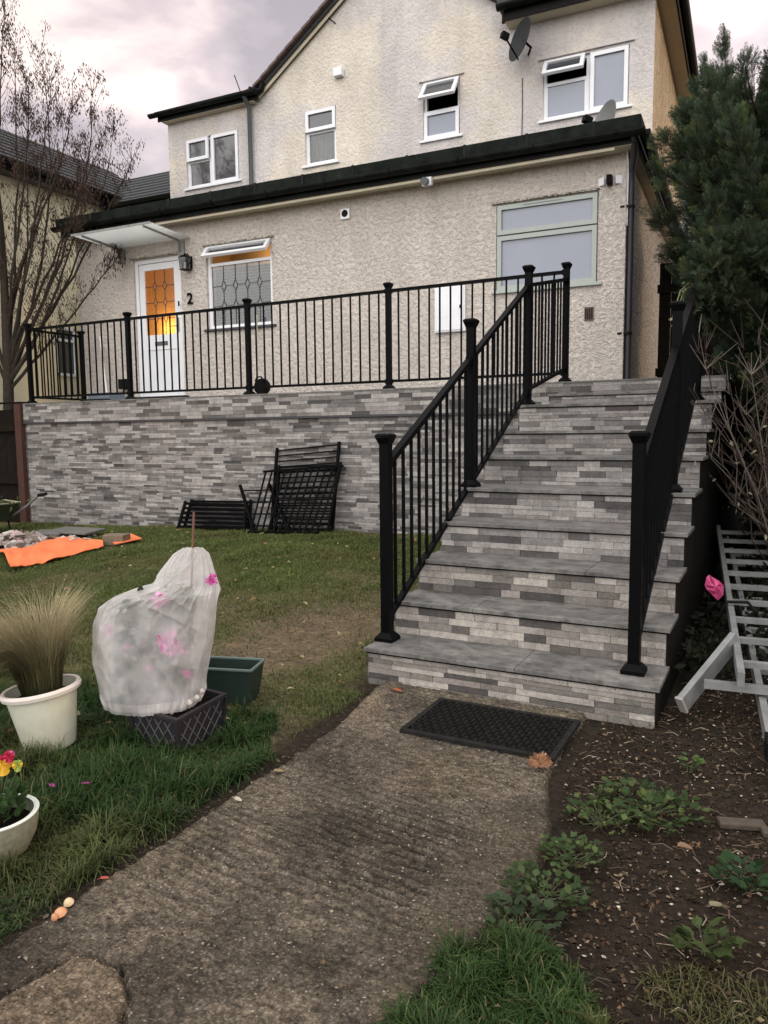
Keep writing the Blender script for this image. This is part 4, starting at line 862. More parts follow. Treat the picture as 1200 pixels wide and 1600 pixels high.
def conifer():
    T0=Dp(1205,700,8.0); T0[2]=.3
    t=thing('conifer_tree','tall dark green conifer with feathery sprays leaning over the right side of the house','tree',T0)
    r=np.random.default_rng(21)
    leaders=[(Dp(1128,58,8.0),.20),(Dp(1200,118,7.8),.22),(Dp(1262,20,8.4),.3),(Dp(1078,172,7.7),.25),(Dp(1108,120,7.9),.12),(Dp(1160,170,7.6),.25),(Dp(1330,70,8.6),.35),(Dp(1075,225,8.0),.28),(Dp(1182,185,7.9),.26)]
    mb=MB(); top=T0+np.array([0,0,3.2]); mb.tube([T0-[0,0,.4],T0+[.02,0,1.2],T0+[0,.05,2.2],top],[.16,.13,.10,.06],10); mb.build('trunk',m_bark,t,smooth=True)
    P=[];D=[];Sz=[];Cc=[]
    lb=MB()
    def alongbranch(a,b,n,rad0,rad1,sz,shade):
        a=np.array(a);b=np.array(b);d=(b-a);L=np.linalg.norm(d);dn=d/L
        s=r.random(n)**.8; o=r.normal(size=(n,3)); o/=np.linalg.norm(o,axis=1)[:,None]; rad=(rad0+(rad1-rad0)*s)*np.sqrt(r.random(n))
        sag=np.zeros((n,3)); sag[:,2]=-.12*L*np.sin(np.pi*s)
        p=a+d*s[:,None]+o*rad[:,None]+sag
        dd=dn*.9+o*.65+np.array([0,0,.25]); P.append(p);D.append(dd);Sz.append(sz*(.7+.6*r.random(n)));
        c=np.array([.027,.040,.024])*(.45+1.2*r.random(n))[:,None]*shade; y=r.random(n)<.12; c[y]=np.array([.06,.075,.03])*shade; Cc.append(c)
        pts=[a,a+d*.5+[0,0,-.12*L],b]; lb.tube([tuple(x) for x in pts],[.02,.012,.004],5,cap=False)
    for (tip,rd) in leaders:
        root=T0+(tip-T0)*[.15,.15,.48]
        alongbranch(root+(tip-root)*.25,tip,420,rd*1.5,.02,.12,1.0)
        for k in range(9):   # side plumes of the leader
            s=.3+.62*r.random(); p0=root+(tip-root)*s; az=r.random()*6.28; L=(1-s)*.9+.22
            alongbranch(p0,p0+np.array([math.cos(az)*L*.7,math.sin(az)*L*.7,L*.75]),80,.07,.02,.10,1.0)
    # outer crown: branches to an uneven surface
    for k in range(330):
        z=r.random(); az=r.random()*6.28
        h=1.0+z*3.55
        prof=np.interp(h,[.9,1.5,2.2,3.2,4.0,4.6],[1.0,1.45,1.72,1.72,1.4,.85])*(.74+.34*r.random())
        tipp=np.array([T0[0]+math.cos(az)*prof,T0[1]+math.sin(az)*prof*1.15,h+.15])
        # keep clear of the landing and the gate: lower left part is cut away
        q=tipp-CP; uu=600+FPX*(q@camX)/(q@FW); vv=800-FPX*(q@camY)/(q@FW)
        lim=np.interp(vv,[150,200,330,420,470,520,600,640],[1050,1012,1022,1040,1062,1100,1135,1165])
        if uu<lim or q@FW<6.3: continue
        a=np.array([T0[0]+.1*r.normal(),T0[1]+.1*r.normal(),h-.45])
        s0=.45; alongbranch(a+(tipp-a)*s0,tipp,92,.20,.06,.15,1.0 if r.random()<.8 else 1.5)
    for k in range(90):      # dense inner boughs, added to block light and darkened in colour
        z=r.random(); az=r.random()*6.28; h=1.0+z*3.0; prof=np.interp(h,[.9,1.5,2.2,3.2,4.0],[.7,1.0,1.15,1.1,.8]); tipp=np.array([T0[0]+math.cos(az)*prof,T0[1]+math.sin(az)*prof*1.1,h+.1])
        q=tipp-CP; uu=600+FPX*(q@camX)/(q@FW)
        if uu<1110: continue
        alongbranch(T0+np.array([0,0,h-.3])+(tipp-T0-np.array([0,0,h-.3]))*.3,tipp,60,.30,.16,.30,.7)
    for k in range(26):      # boughs hanging in front of the upper end of the right railing
        tipp=Dp(1075+85*r.random(),368+95*r.random(),4.95+.5*r.random()); a=T0+np.array([0,0,max(1.2,tipp[2])])
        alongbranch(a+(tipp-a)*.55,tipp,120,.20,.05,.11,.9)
    for k in range(95):      # low limbs that reach forward over the railing
        u=1062+240*r.random(); v=350+250*r.random(); lim=np.interp(v,[350,400,450,500,560,600],[1052,1062,1078,1100,1122,1150])
        if u<lim+14: continue
        tipp=Dp(u,v,5.3+1.6*r.random()); a=T0+np.array([0,0,max(.9,tipp[2]-.1)])
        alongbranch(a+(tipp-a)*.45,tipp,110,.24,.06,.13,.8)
    P=np.concatenate(P);D=np.concatenate(D);Sz=np.concatenate(Sz);Cc=np.concatenate(Cc)
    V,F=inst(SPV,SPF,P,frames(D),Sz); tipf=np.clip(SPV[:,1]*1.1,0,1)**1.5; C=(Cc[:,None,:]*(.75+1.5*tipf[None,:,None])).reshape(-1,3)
    npmesh('foliage',V,F,m_con,C,parent=t,org=T0)
    lb.build('branch_mass',m_bark,t)
conifer()
def leaf_tmpl(l=1,w=.5,fold=.15):
    V=np.array([(0,0,0),(-w/2,l*.45,fold*w),(0,l*.5,0),(w/2,l*.45,fold*w),(0,l,-.05*l)],float); F=np.array([(0,2,1),(0,3,2),(1,2,4),(2,3,4)]); return V,F
LV,LF=leaf_tmpl()
def shrub(name,label,c,rad,n,ls,cols,kind='shrub',stems=10,group=None,seed=1,low=0):
    r=np.random.default_rng(seed); c=np.array(c,float); t=thing(name,label,kind,(c[0],c[1],c[2]-rad[2]),group=group)
    d=r.normal(size=(n,3)); d/=np.linalg.norm(d,axis=1)[:,None]; rr=r.random(n)**.45
    bump=.78+.34*vnoise(d[:,0]*3+5,d[:,1]*3+d[:,2]*4,seed); p=c+d*rr[:,None]*bump[:,None]*np.array(rad); p=p[p[:,2]>low]; n=len(p)
    D=d[:n]*.6+r.normal(size=(n,3))*.6+[0,0,.3]; cc=np.array(cols)[r.integers(0,len(cols),n)]*(.6+.8*r.random(n))[:,None]
    V,F=inst(LV,LF,p,frames(D),ls*(.6+.8*r.random(n))); npmesh('foliage',V,F,m_leaf,np.repeat(cc,len(LV),0),parent=t)
    mb=MB()
    for k in range(stems):
        e=c+r.normal(size=3)*np.array(rad)*.5; b=np.array([c[0]+r.normal()*.05,c[1]+r.normal()*.05,c[2]-rad[2]]); mb.tube([tuple(b),tuple((b+e)/2+[0,0,.05]),tuple(e)],[.012,.008,.004],5)
    mb.build('stems',m_bark,t); return t
for i,(x,y,z,rx,rz,lab) in enumerate([(1.98,3.15,1.0,.42,.75,'dark evergreen shrub against the flank of the steps beyond the ladders'),(2.45,2.3,.95,.42,.8,'dark evergreen shrub in deep shade behind the bare twigs'),(1.86,4.35,1.2,.34,.75,'dark evergreen shrub beside the top of the steps under the conifer'),(2.6,3.6,1.4,.5,1.0,'tallest dark evergreen shrub below the conifer near the added dark boards')]):
    shrub('evergreen_shrub',lab,(x,y,z),(rx,rx*1.3,rz),5200,.062,[(.014,.020,.011),(.022,.032,.015),(.009,.013,.009)],seed=40+i,group='shrubs under the conifer')
mb=MB(); 
n=5200; x=WID+.03+.9*rng.random(n)**1.4; y=.5+4.2*rng.random(n); P=np.stack([x,y,gz(x,y)+.02+.16*rng.random(n)],1); V2,F2=inst(LV,LF,P,randrot(n),.035+.03*rng.random(n)); o=npmesh('ground_cover',V2,F2,m_leaf,np.repeat(np.array([.014,.016,.009])*(.5+1.2*rng.random((n,1))),len(LV),0)); tag(o,'dark ivy and dead leaves in the gap between the steps and the ladders','ground cover',kind='stuff')
def bare_bush():
    b=Dp(1250,790,4.9); b[2]=float(gz(b[0],b[1])); t=thing('bare_bush','leafless bush with pale whippy twigs at the right edge below the conifer','bush',b)
    r=np.random.default_rng(5)
    for grp in range(2):
        mb=MB()
        for k in range(90 if grp else 34):
            az=r.random()*6.28; out=.2+(.38 if grp else .62)*r.random(); h=.5+1.15*r.random(); p0=b+[r.normal()*.06,r.normal()*.06,0]
            pts=[p0]; 
            for s in (.3,.6,.85,1): pts.append(p0+np.array([math.cos(az)*out*s+r.normal()*.05,math.sin(az)*out*s*.8+r.normal()*.05,h*s**.85+r.normal()*.03]))
            mb.tube([tuple(x) for x in pts],[.0055,.0045,.0034,.0024,.0012],4,cap=False)
            for q in range(8):
                s=r.integers(1,5); e=pts[s]+np.array([r.normal()*.10,r.normal()*.10,.10+.12*r.random()]); mb.tube([tuple(pts[s]),tuple(e)],[.003,.0013],3,cap=False)
        mb.build('twigs',mat('pale_twig',(.13,.11,.09),.85,var=.35) if grp==0 else mat('brown_twig',(.05,.028,.022),.85,var=.3),t)
    n=260; P=b+np.stack([r.normal(size=n)*.25,r.normal(size=n)*.25,.2+.8*r.random(n)],1)
    V,F=inst(LV,LF,P,randrot(n),.03*(.5+r.random(n))); C=np.where(r.random(n)[:,None]<.4,[[.35,.32,.22]],[[.06,.08,.03]]); npmesh('leaves',V,F,m_leaf,np.repeat(C,len(LV),0),parent=t)
bare_bush()
def bare_tree():
    b=Dp(12,655,11.2); b[2]=.1; t=thing('bare_tree','leafless tree with hanging brown seed clusters in front of the yellow house','tree',b)
    r=np.random.default_rng(77)
    trunk=MB(); trunk.tube([tuple(b),tuple(b+[.0,0,1.0]),tuple(Dp(12,560,11.2)),tuple(Dp(8,470,11.2)),tuple(Dp(2,360,11.2)),tuple(Dp(-14,200,11.1)),tuple(Dp(-20,60,11.1))],[.085,.08,.072,.06,.045,.025,.01],9); trunk.build('trunk',m_bark,t,smooth=True)
    tips=[((14,575),(70,440),(100,300),(62,85)),((14,590),(90,420),(150,290),(145,145)),((12,560),(50,430),(62,260),(82,128)),((14,600),(60,520),(150,400),(178,205)),((12,560),(30,400),(30,200),(22,72)),((14,590),(80,500),(170,330),(208,250)),
          ((14,610),(60,560),(130,470),(190,395)),((8,500),(40,380),(110,250),(112,165)),((6,470),(-10,330),(0,150),(5,25)),((14,600),(50,500),(120,370),(126,230)),((12,540),(20,420),(70,330),(92,190)),((14,610),(-40,480),(-90,330),(-80,120)),((14,600),(-30,450),(-40,300),(-60,60)),((10,560),(60,470),(120,330),(160,215)),((14,600),(95,470),(110,380),(135,300)),((14,590),(40,470),(50,350),(40,170)),((10,560),(10,450),(50,250),(45,130))]
    lm=MB(); tw=MB(); clus=[]
    for (a,b1,c,d) in tips:
        dd=11.2+r.normal()*.5; ds=[11.2,11.2*.6+dd*.4,dd*.8+11.2*.2,dd]
        ctrl=[Dp(*q,z) for q,z in zip((a,b1,c,d),ds)]
        pts=[]
        for s in np.linspace(0,1,14):
            p=(1-s)**3*ctrl[0]+3*s*(1-s)**2*ctrl[1]+3*s*s*(1-s)*ctrl[2]+s**3*ctrl[3]; pts.append(p+r.normal(size=3)*.012)
        rr=np.linspace(.027,.0035,14); lm.tube([tuple(p) for p in pts],list(rr),6,cap=False)
        for k in range(3,14):
            for q in range(3):
                L=.16+.42*r.random()*(1-.3*k/14); az=r.random()*6.28; o=np.array([math.cos(az)*.5,math.sin(az)*.5,.75+.3*r.random()]); o/=np.linalg.norm(o)
                p0=pts[k]+(pts[min(k+1,13)]-pts[k])*r.random(); p1=p0+o*L*.5+[0,0,-.02]; p2=p0+o*L+[0,0,.08*L]
                tw.tube([tuple(p0),tuple(p1),tuple(p2)],[.005,.0036,.0018],4,cap=False)
                dens=.8 if k>8 else .45
                if r.random()<dens: clus.append(p2)
                if r.random()<dens*.6: clus.append(p1)
        clus.append(pts[-1]); clus.append(pts[-2])
    lm.build('limbs',m_bark,t,smooth=True); tw.build('twigs',m_bark,t)
    clus=np.array(clus); per=24; n=len(clus)*per; P=np.repeat(clus,per,0)+r.normal(size=(n,3))*[.040,.040,.055]-[0,0,.05]
    D=np.stack([r.normal(size=n)*.35,r.normal(size=n)*.35,-np.ones(n)],1); V,F=inst(LV*[.55,1,1],LF,P,frames(D),.048*(.6+.8*r.random(n)))
    C=np.array([[.055,.036,.030],[.085,.058,.042],[.040,.028,.024],[.09,.045,.036]])[r.integers(0,4,n)]; npmesh('seed_clusters',V,F,m_leaf,np.repeat(C,len(LV),0),parent=t)
bare_tree()
# ---- lawn
def infr(P,m=80):
    q=P-CP; z=q@FW; u=600+FPX*(q@camX)/z; v=800-FPX*(q@camY)/z; return (z>.3)&(u>-m)&(u<1200+m)&(v<1600+m)
def lawn(n,x0,x1,y0,y1,hf,wf,name,label,c0,c1,maskf,lean=.5):
    x=x0+(x1-x0)*rng.random(n); y=y0+(y1-y0)*rng.random(n); P=np.stack([x,y,gz(x,y)-.012],1); k=infr(P,620)&maskf(x,y); P=P[k]; n=len(P)
    h=hf(P)*(.5+.9*rng.random(n)); w=wf(P)*(.7+.6*rng.random(n)); v=fbm(P[:,0]*2.2,P[:,1]*2.2,4,71)[:,None]; dry=sm((fbm(P[:,0]*1.6+4,P[:,1]*1.6,4,72)-.48)*6)[:,None]
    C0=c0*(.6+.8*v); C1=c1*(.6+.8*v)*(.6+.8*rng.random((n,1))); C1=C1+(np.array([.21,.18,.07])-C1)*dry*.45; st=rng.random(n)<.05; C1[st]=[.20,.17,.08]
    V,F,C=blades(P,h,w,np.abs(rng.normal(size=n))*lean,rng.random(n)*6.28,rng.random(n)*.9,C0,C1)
    o=npmesh(name,V,F,m_grass,C); tag(o,label,'grass',kind='stuff'); return o
def mlawn(x,y):
    w=np.exp(-(((x+.55)/.5)**2+((y-.35)/.7)**2))+.8*np.exp(-(((x+.05)/.22)**2+((y+.9)/.45)**2)); b=sm((fbm(x*1.1+3,y*1.1,4,21)-.50)*9)*.55
    edge=x<.10+.10*(fbm(x*6,y*6,3,5)-.5)-.0*(y); ed2=np.where(y<-.15,x<.10+.08*(fbm(y*7,y*0,2,6)-.5),x<-.06)
    heap=~((x<-4.3)&(y>1.6)&(y<3.35)&(x>-7.5)&(y>2.05+(x+4.3)*-.0)&(x+y*.3<-4.0+0))
    return ed2&edge&(y<WY)&(rng.random(len(x))>np.clip(w+b,0,.95))
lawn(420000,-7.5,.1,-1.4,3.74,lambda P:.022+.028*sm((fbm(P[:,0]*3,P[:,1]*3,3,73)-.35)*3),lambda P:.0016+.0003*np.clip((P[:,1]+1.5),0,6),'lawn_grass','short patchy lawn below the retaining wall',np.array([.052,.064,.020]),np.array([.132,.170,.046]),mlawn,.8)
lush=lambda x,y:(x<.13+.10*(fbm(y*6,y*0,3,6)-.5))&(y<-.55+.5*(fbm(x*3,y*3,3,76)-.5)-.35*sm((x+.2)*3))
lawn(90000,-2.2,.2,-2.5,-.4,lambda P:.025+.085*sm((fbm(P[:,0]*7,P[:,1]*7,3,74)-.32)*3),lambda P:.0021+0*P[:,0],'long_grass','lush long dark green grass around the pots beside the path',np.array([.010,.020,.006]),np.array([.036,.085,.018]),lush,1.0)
pc=Zp(800,1570,0)
cl1=lambda x,y:(((x-pc[0]+.02)/.24)**2+((y-pc[1]+.06)/.33)**2+.9*(fbm(x*7,y*7,3,77)-.5))<.75
lawn(60000,pc[0]-.4,pc[0]+.45,pc[1]-.6,pc[1]+.5,lambda P:.022+.055*sm((fbm(P[:,0]*11,P[:,1]*11,3,75)-.25)*2.2),lambda P:.0021+0*P[:,0],'grass_clump','bright green grass clump at the right edge of the path in the foreground',np.array([.012,.022,.006]),np.array([.036,.078,.017]),cl1,.95)
pc2=Zp(1160,1570,0)
cl2=lambda x,y:(((x-pc2[0])/.22)**2+((y-pc2[1]+.05)/.25)**2+1.6*(fbm(x*7,y*7,3,78)-.5))<.5
lawn(9000,pc2[0]-.4,pc2[0]+.4,pc2[1]-.5,pc2[1]+.4,lambda P:.04+0*P[:,0],lambda P:.0016+0*P[:,0],'grass_clump','thin grass tuft on bare soil in the bottom right corner',np.array([.02,.026,.01]),np.array([.055,.080,.028]),cl2,.9)
# ---- weeds beside the path
def weed(name,label,u,v,r_,n,sz,cols,seed):
    r=np.random.default_rng(seed); c=onG(u,v); t=thing(name,label,'weed',c,group='leafy weeds in the soil bed')
    a=r.random(n)*6.28; q=np.sqrt(r.random(n))*r_; P=np.stack([c[0]+np.cos(a)*q*1.3,c[1]+np.sin(a)*q,0*q],1); P[:,2]=gz(P[:,0],P[:,1])+.01+.035*r.random(n)
    D=np.stack([np.cos(a)+r.normal(size=n)*.8,np.sin(a)+r.normal(size=n)*.8,.35+.3*r.random(n)],1)
    tv=np.array([(0,0,0),(-.30,.28,.05),(-.36,.62,.0),(-.12,.74,.03),(0,1,-.05),(.12,.74,.03),(.36,.62,.0),(.30,.28,.05),(0,.5,-.04)],float); tf=np.array([(8,i,i+1) for i in range(7)]+[(8,7,0)])
    # frames with normals roughly up
    Z=D/np.linalg.norm(D,axis=1)[:,None]; upv=np.tile([0,0,1.],(n,1))+r.normal(size=(n,3))*.25; X=np.cross(Z,upv); X/=np.linalg.norm(X,axis=1)[:,None]; Yv=np.cross(X,Z); R=np.stack([X,Z,Yv],2)
    C=np.array(cols)[r.integers(0,len(cols),n)]*(.7+.6*r.random(n))[:,None]
    V,F=inst(tv,tf,P,R,sz*(.5+.8*r.random(n))); npmesh('leaves',V,F,m_leaf,np.repeat(C,len(tv),0),parent=t)
    mb=MB()
    for k in range(max(6,n//8)): mb.tube([(c[0]+r.normal()*r_*.2,c[1]+r.normal()*r_*.2,c[2]-.01),tuple(P[r.integers(0,n)])],[.0016,.001],4)
    mb.build('stems',mat('weed_stem',(.06,.07,.03),.7),t)
G1=[(.040,.068,.026),(.030,.052,.018),(.075,.10,.035)]
weed('weed','broad leafy weed patch in the soil right of the dead conifer frond',1010,1270,.14,230,.034,G1,1)
weed('weed','small leaved weed patch left of the broad leafy patch, at the edge of the path',935,1285,.09,150,.024,G1,2)
weed('weed','creeping weed half way down the path edge',895,1345,.075,150,.024,G1,3)
weed('weed','creeping weed just above the foreground grass clump',855,1400,.085,150,.026,[(.035,.06,.022),(.05,.075,.03)],4)
weed('weed','dark green weed at the right edge beside the soil',1170,1385,.065,70,.036,[(.025,.055,.022)],5)
weed('weed','tiny bright weed in the soil in front of the ladders',1078,1203,.03,26,.028,[(.06,.10,.03)],6)
weed('weed','upright pale leaved weed above the bottom right grass tuft',1100,1485,.05,26,.055,[(.05,.07,.025)],7)
weed('weed','last weed leaves along the path edge touching the foreground grass',815,1445,.07,60,.036,[(.04,.06,.03)],8)
# ---- litter
def stones(n,x0,x1,y0,y1,maskf,s0,s1,cols,name,label,flat=.6,zoff=0,path=False):
    r=rng; x=x0+(x1-x0)*r.random(n); y=y0+(y1-y0)*r.random(n); k=maskf(x,y); x=x[k];y=y[k]; z=(np.full_like(x,.013) if path else gz(x,y)-.010)+zoff; P=np.stack([x,y,z],1); k=infr(P); P=P[k]; n=len(P)
    tv=np.array([(1,0,0),(-1,0,0),(0,1,0),(0,-1,0),(0,0,1),(0,0,-1),(.6,.6,.3),(-.6,.5,.35),(.5,-.65,.3),(-.55,-.6,.35)],float)*np.array([1,.8,flat]); 
    tf=np.array([(0,6,4),(6,2,4),(2,7,4),(7,1,4),(1,9,4),(9,3,4),(3,8,4),(8,0,4),(0,6,5),(6,2,5),(2,7,5),(7,1,5),(1,9,5),(9,3,5),(3,8,5),(8,0,5)])
    sz=s0+(s1-s0)*r.random(n)**3; a=r.random(n)*6.28; R=np.zeros((n,3,3)); R[:,0,0]=np.cos(a);R[:,0,1]=-np.sin(a);R[:,1,0]=np.sin(a);R[:,1,1]=np.cos(a);R[:,2,2]=1; sh=np.stack([sz*(.6+.9*r.random(n)),sz,sz*(.5+.7*r.random(n))],1)
    C=np.array(cols)[r.integers(0,len(cols),n)]*(.7+.5*r.random(n))[:,None]; V,F=inst(tv,tf,P,R,sh); o=npmesh(name,V,F,m_rub2,np.repeat(C,len(tv),0)); return tag(o,label,'gravel' if 'g' in name else 'debris',kind='stuff')
msoil=lambda x,y:(x>np.interp(y,[-3,-1.9,-1.5,-1.2,-.6,0,.3],[1.1,1.14,1.26,1.30,1.17,1.2,1.46])+.02)
stones(34000,1.1,3,-2.6,2.2,msoil,.002,.011,[(.03,.022,.016),(.045,.033,.024),(.018,.013,.009),(.08,.058,.038),(.036,.026,.018)],'soil_clods','dark crumbly soil clods and bark in the bed beside the path',flat=.95)
stones(5200,1.1,3,-2.6,2.2,msoil,.001,.0075,[(.34,.31,.25),(.42,.39,.33),(.22,.18,.13),(.16,.13,.10),(.20,.17,.13)],'pale_grit','white grit and chips scattered over the dark soil',zoff=.006)
mpath=lambda x,y:(x>.2)&(x<1.18)&(y<-.05)&~((x>.45)&(x<1.15)&(y>-.58))
stones(3600,.15,1.3,-2.6,-.02,mpath,.0012,.0052,[(.10,.085,.06),(.17,.15,.11),(.05,.04,.03),(.26,.23,.18),(.03,.025,.02)],'path_grit','fine grit lying on the rough concrete path',path=True)
edge=lambda x,y:(np.abs(x-np.interp(y,[-2.4,-1,-.6,-.1],[.20,.18,.16,.08]))<.06)
stones(5000,-.1,.4,-2.5,0,edge,.002,.009,[(.05,.037,.026),(.035,.026,.018),(.09,.07,.045)],'edge_debris','dark crumbs and roots where the lawn meets the path')
def leaves(n,x0,x1,y0,y1,maskf,s,cols,name,label,zoff=.0,flatn=.35,path=False):
    x=x0+(x1-x0)*rng.random(n); y=y0+(y1-y0)*rng.random(n); k=maskf(x,y); x=x[k];y=y[k]; P=np.stack([x,y,(np.full_like(x,.014) if path else gz(x,y))+zoff],1); k=infr(P); P=P[k]; n=len(P)
    a=rng.random(n)*6.28; Z=np.stack([np.cos(a),np.sin(a),rng.normal(size=n)*flatn*.5],1); Z/=np.linalg.norm(Z,axis=1)[:,None]; upv=np.tile([0,0,1.],(n,1))+rng.normal(size=(n,3))*flatn; X=np.cross(Z,upv); X/=np.linalg.norm(X,axis=1)[:,None]; R=np.stack([X,Z,np.cross(X,Z)],2)
    C=np.array(cols)[rng.integers(0,len(cols),n)]*(.7+.5*rng.random(n))[:,None]; V,F=inst(LV*[1.2,1,1.5],LF,P,R,s*(.5+.8*rng.random(n))); o=npmesh(name,V,F,m_leaf,np.repeat(C,len(LV),0)); return tag(o,label,'leaves',kind='stuff')
TAN=[(.28,.20,.09),(.22,.13,.06),(.34,.30,.16),(.18,.10,.06)]
leaves(420,-7,.05,-1.6,3.6,lambda x,y:x<.05,.045,TAN,'fallen_leaves','scattered fallen leaves across the lawn',.03)
leaves(3000,1.15,2.9,-2.4,1.8,msoil,.016,[(.16,.09,.05),(.10,.055,.03),(.20,.15,.09),(.05,.03,.02)],'leaf_litter','brown leaf litter on the soil bed',.004,.7)
leaves(130,.15,1.3,-2.5,-.02,mpath,.014,[(.16,.11,.06),(.30,.27,.2),(.08,.05,.03)],'path_leaves','small dry leaf scraps on the path',.002,.5,True)
mb=MB()
for k in range(900):
    x=1.15+1.6*rng.random(); y=-2.3+3.8*rng.random()
    if not msoil(np.array([x]),np.array([y]))[0]: continue
    a=rng.random()*6.28;L=.015+.06*rng.random(); z=float(gz(x,y)); mb.tube([(x,y,z+.002),(x+math.cos(a)*L*.5,y+math.sin(a)*L*.5,z+.008),(x+math.cos(a+.3)*L,y+math.sin(a+.3)*L,z+.001)],[.0016,.0014,.0008],4,cap=False,col=random.choice([(.11,.075,.05),(.05,.035,.025),(.24,.19,.14)]))
o=solo('twig_litter',mb,m_att,'thin broken twigs lying on the soil bed','twigs',(1.8,-.5,0),kind='stuff')
# ================================================================== POTS AND PLANTERS
def tiltM(az,ang): return Matrix.Rotation(ang,4,Vector((math.cos(az),math.sin(az),0)))
# cream pot with feather grass
pb=onG(80,1166); pt_=thing('flower_pot','cream plastic pot of tall straw coloured feather grass leaning on the lawn','plant pot',pb)
T=tiltM(1.9,math.radians(-7))
mb=MB(); mb.lathe([(.001,.004),(.096,.004),(.100,.01),(.136,.228),(.150,.232),(.153,.246),(.148,.256),(.138,.252),(.132,.22),(.129,.19)],c=pb,n=56,T=T); mb.build('pot_body',m_cream,pt_,smooth=True)
mb=MB(); mb.lathe([(.1345,.2285),(.1525,.2325),(.1562,.246),(.1502,.2585),(.1372,.2555)],c=pb,n=56,T=T); mb.build('pot_rim',m_creamr,pt_,smooth=True)
mb=MB(); mb.lathe([(.0005,.222),(.07,.22),(.131,.212)],c=pb,n=30,T=T); mb.build('soil',m_potsoil,pt_)
ct=Vector(pb)+T@Vector((0,0,.215))
n=2600; a=rng.random(n)*6.28; q=np.sqrt(rng.random(n))*.075; P=np.stack([ct[0]+np.cos(a)*q,ct[1]+np.sin(a)*q,np.full(n,ct[2])],1)
az=a+rng.normal(size=n)*.5; wind=np.array([-.85,-.35]); vx=np.cos(az)*.55+wind[0]*.45; vy=np.sin(az)*.55+wind[1]*.45; az=np.arctan2(vy,vx); mag=np.hypot(vx,vy)
hh=.20+.33*rng.random(n)**.8; top=sm((hh-.20)/.16)[:,None]; C0=np.array([.05,.055,.018])*(.6+.8*rng.random((n,1))); C1=np.array([.10,.115,.035])*(1-top)+np.array([.44,.37,.22])*top
V,F,C=blades(P,hh,np.full(n,.0011),.10+.45*mag*rng.random(n),az,.2+1.0*mag*rng.random(n),C0,C1*(.7+.5*rng.random((n,1))))
npmesh('feather_grass',V,F,m_grass,C,parent=pt_)
# speckled bowl with pansies
pb=onG(-8,1338); bw=thing('flower_bowl','round speckled bowl of red and yellow pansies cut by the left edge','plant pot',pb)
T=tiltM(.4,math.radians(0)); rr=.128
mb=MB(); mb.lathe([(.001,.003),(.075,.003),(.098,.02),(.122,.07),(.130,.115),(rr+.003,.135),(rr-.008,.137),(.115,.11),(.11,.09)],c=pb,n=60,T=T); mb.build('bowl',m_bowl,bw,smooth=True)
mb=MB(); mb.lathe([(rr+.002,.1335),(rr+.0045,.139),(rr-.003,.143),(rr-.011,.139)],c=pb,n=60,T=T); mb.build('bowl_rim',m_bowlr,bw,smooth=True)
mb=MB(); mb.lathe([(.0005,.112),(.06,.11),(.117,.10)],c=pb,n=30,T=T); mb.build('soil',m_potsoil,bw)
lv=np.array([(0,0,0),(-.3,.2,.06),(-.42,.5,.0),(-.25,.85,.02),(0,1,-.06),(.25,.85,.02),(.42,.5,.0),(.3,.2,.06),(0,.5,-.05)],float); lf8=np.array([(8,i,i+1) for i in range(7)]+[(8,7,0)])
n=150; a=rng.random(n)*6.28; q=np.sqrt(rng.random(n))*.075; P=np.stack([pb[0]-.012+np.cos(a)*q,pb[1]+.02+np.sin(a)*q,pb[2]+.12+.085*rng.random(n)],1); D=np.stack([np.cos(a),np.sin(a),.4+rng.random(n)],1)
V,F=inst(lv,lf8,P,frames(D),.022+.014*rng.random(n)); C=np.array([.045,.085,.03])*(.5+1.1*rng.random((n,1))); npmesh('leaves',V,F,m_leaf,np.repeat(C,len(lv),0),parent=bw)
fl=MB()
def pansy(mb,c,r,nrm,cols):
    nrm=Vector(nrm).normalized(); a=nrm.cross(Vector((0,0,1))).normalized(); b=a.cross(nrm)
    for k,(ang,sz) in enumerate(((90-40,1.0),(90+40,1.0),(180-5,.85),(5,.85),(270,1.05))):
        t=math.radians(ang); u=a*math.cos(t)+b*math.sin(t); w=nrm.cross(u); cc=Vector(c)+nrm*(.002*k+.001); P=[cc]+[cc+u*r*sz*(.62+.42*math.cos(s))+w*r*sz*.58*math.sin(s)+nrm*.004*math.cos(3*s) for s in [2*math.pi*j/14 for j in range(14)]]
        col=cols[k%len(cols)]
        mid=[cc+(p-cc)*.5 for p in P[1:]]
        for j in range(14):
            mb.face([cc,mid[j],mid[(j+1)%14]],cols[-1]); mb.face([mid[j],P[1+j],P[1+(j+1)%14],mid[(j+1)%14]],col)
yel=(.75,.42,.03); red=(.45,.01,.06); pk=(.55,.08,.22)
for k,(u,v,r_,cs) in enumerate([(4,1195,.030,[red,red,yel,yel,yel]),(14,1182,.018,[red,pk,red,red,red]),(-28,1190,.028,[yel,red,yel,yel,red]),(27,1196,.017,[(.35,.42,.06),(.25,.38,.08),yel,yel,(.3,.4,.08)]),(8,1310,.012,[(.35,.25,.06)]*5)]):
    mb=MB(); c=Dp(u,v,float((pb-CP)@FW)-.02); pansy(mb,c,r_,CP+np.array([.2,0,-.2])-c,cs); f_=mb.build('flower',m_pet,bw)
    mb=MB(); mb.tube([tuple(np.array(c)+[0,.008,0]),(pb[0]+.01,pb[1]+.01,pb[2]+.12)],[.0016,.002],5); mb.build('flower_stem',mat('weed_stem'),f_)
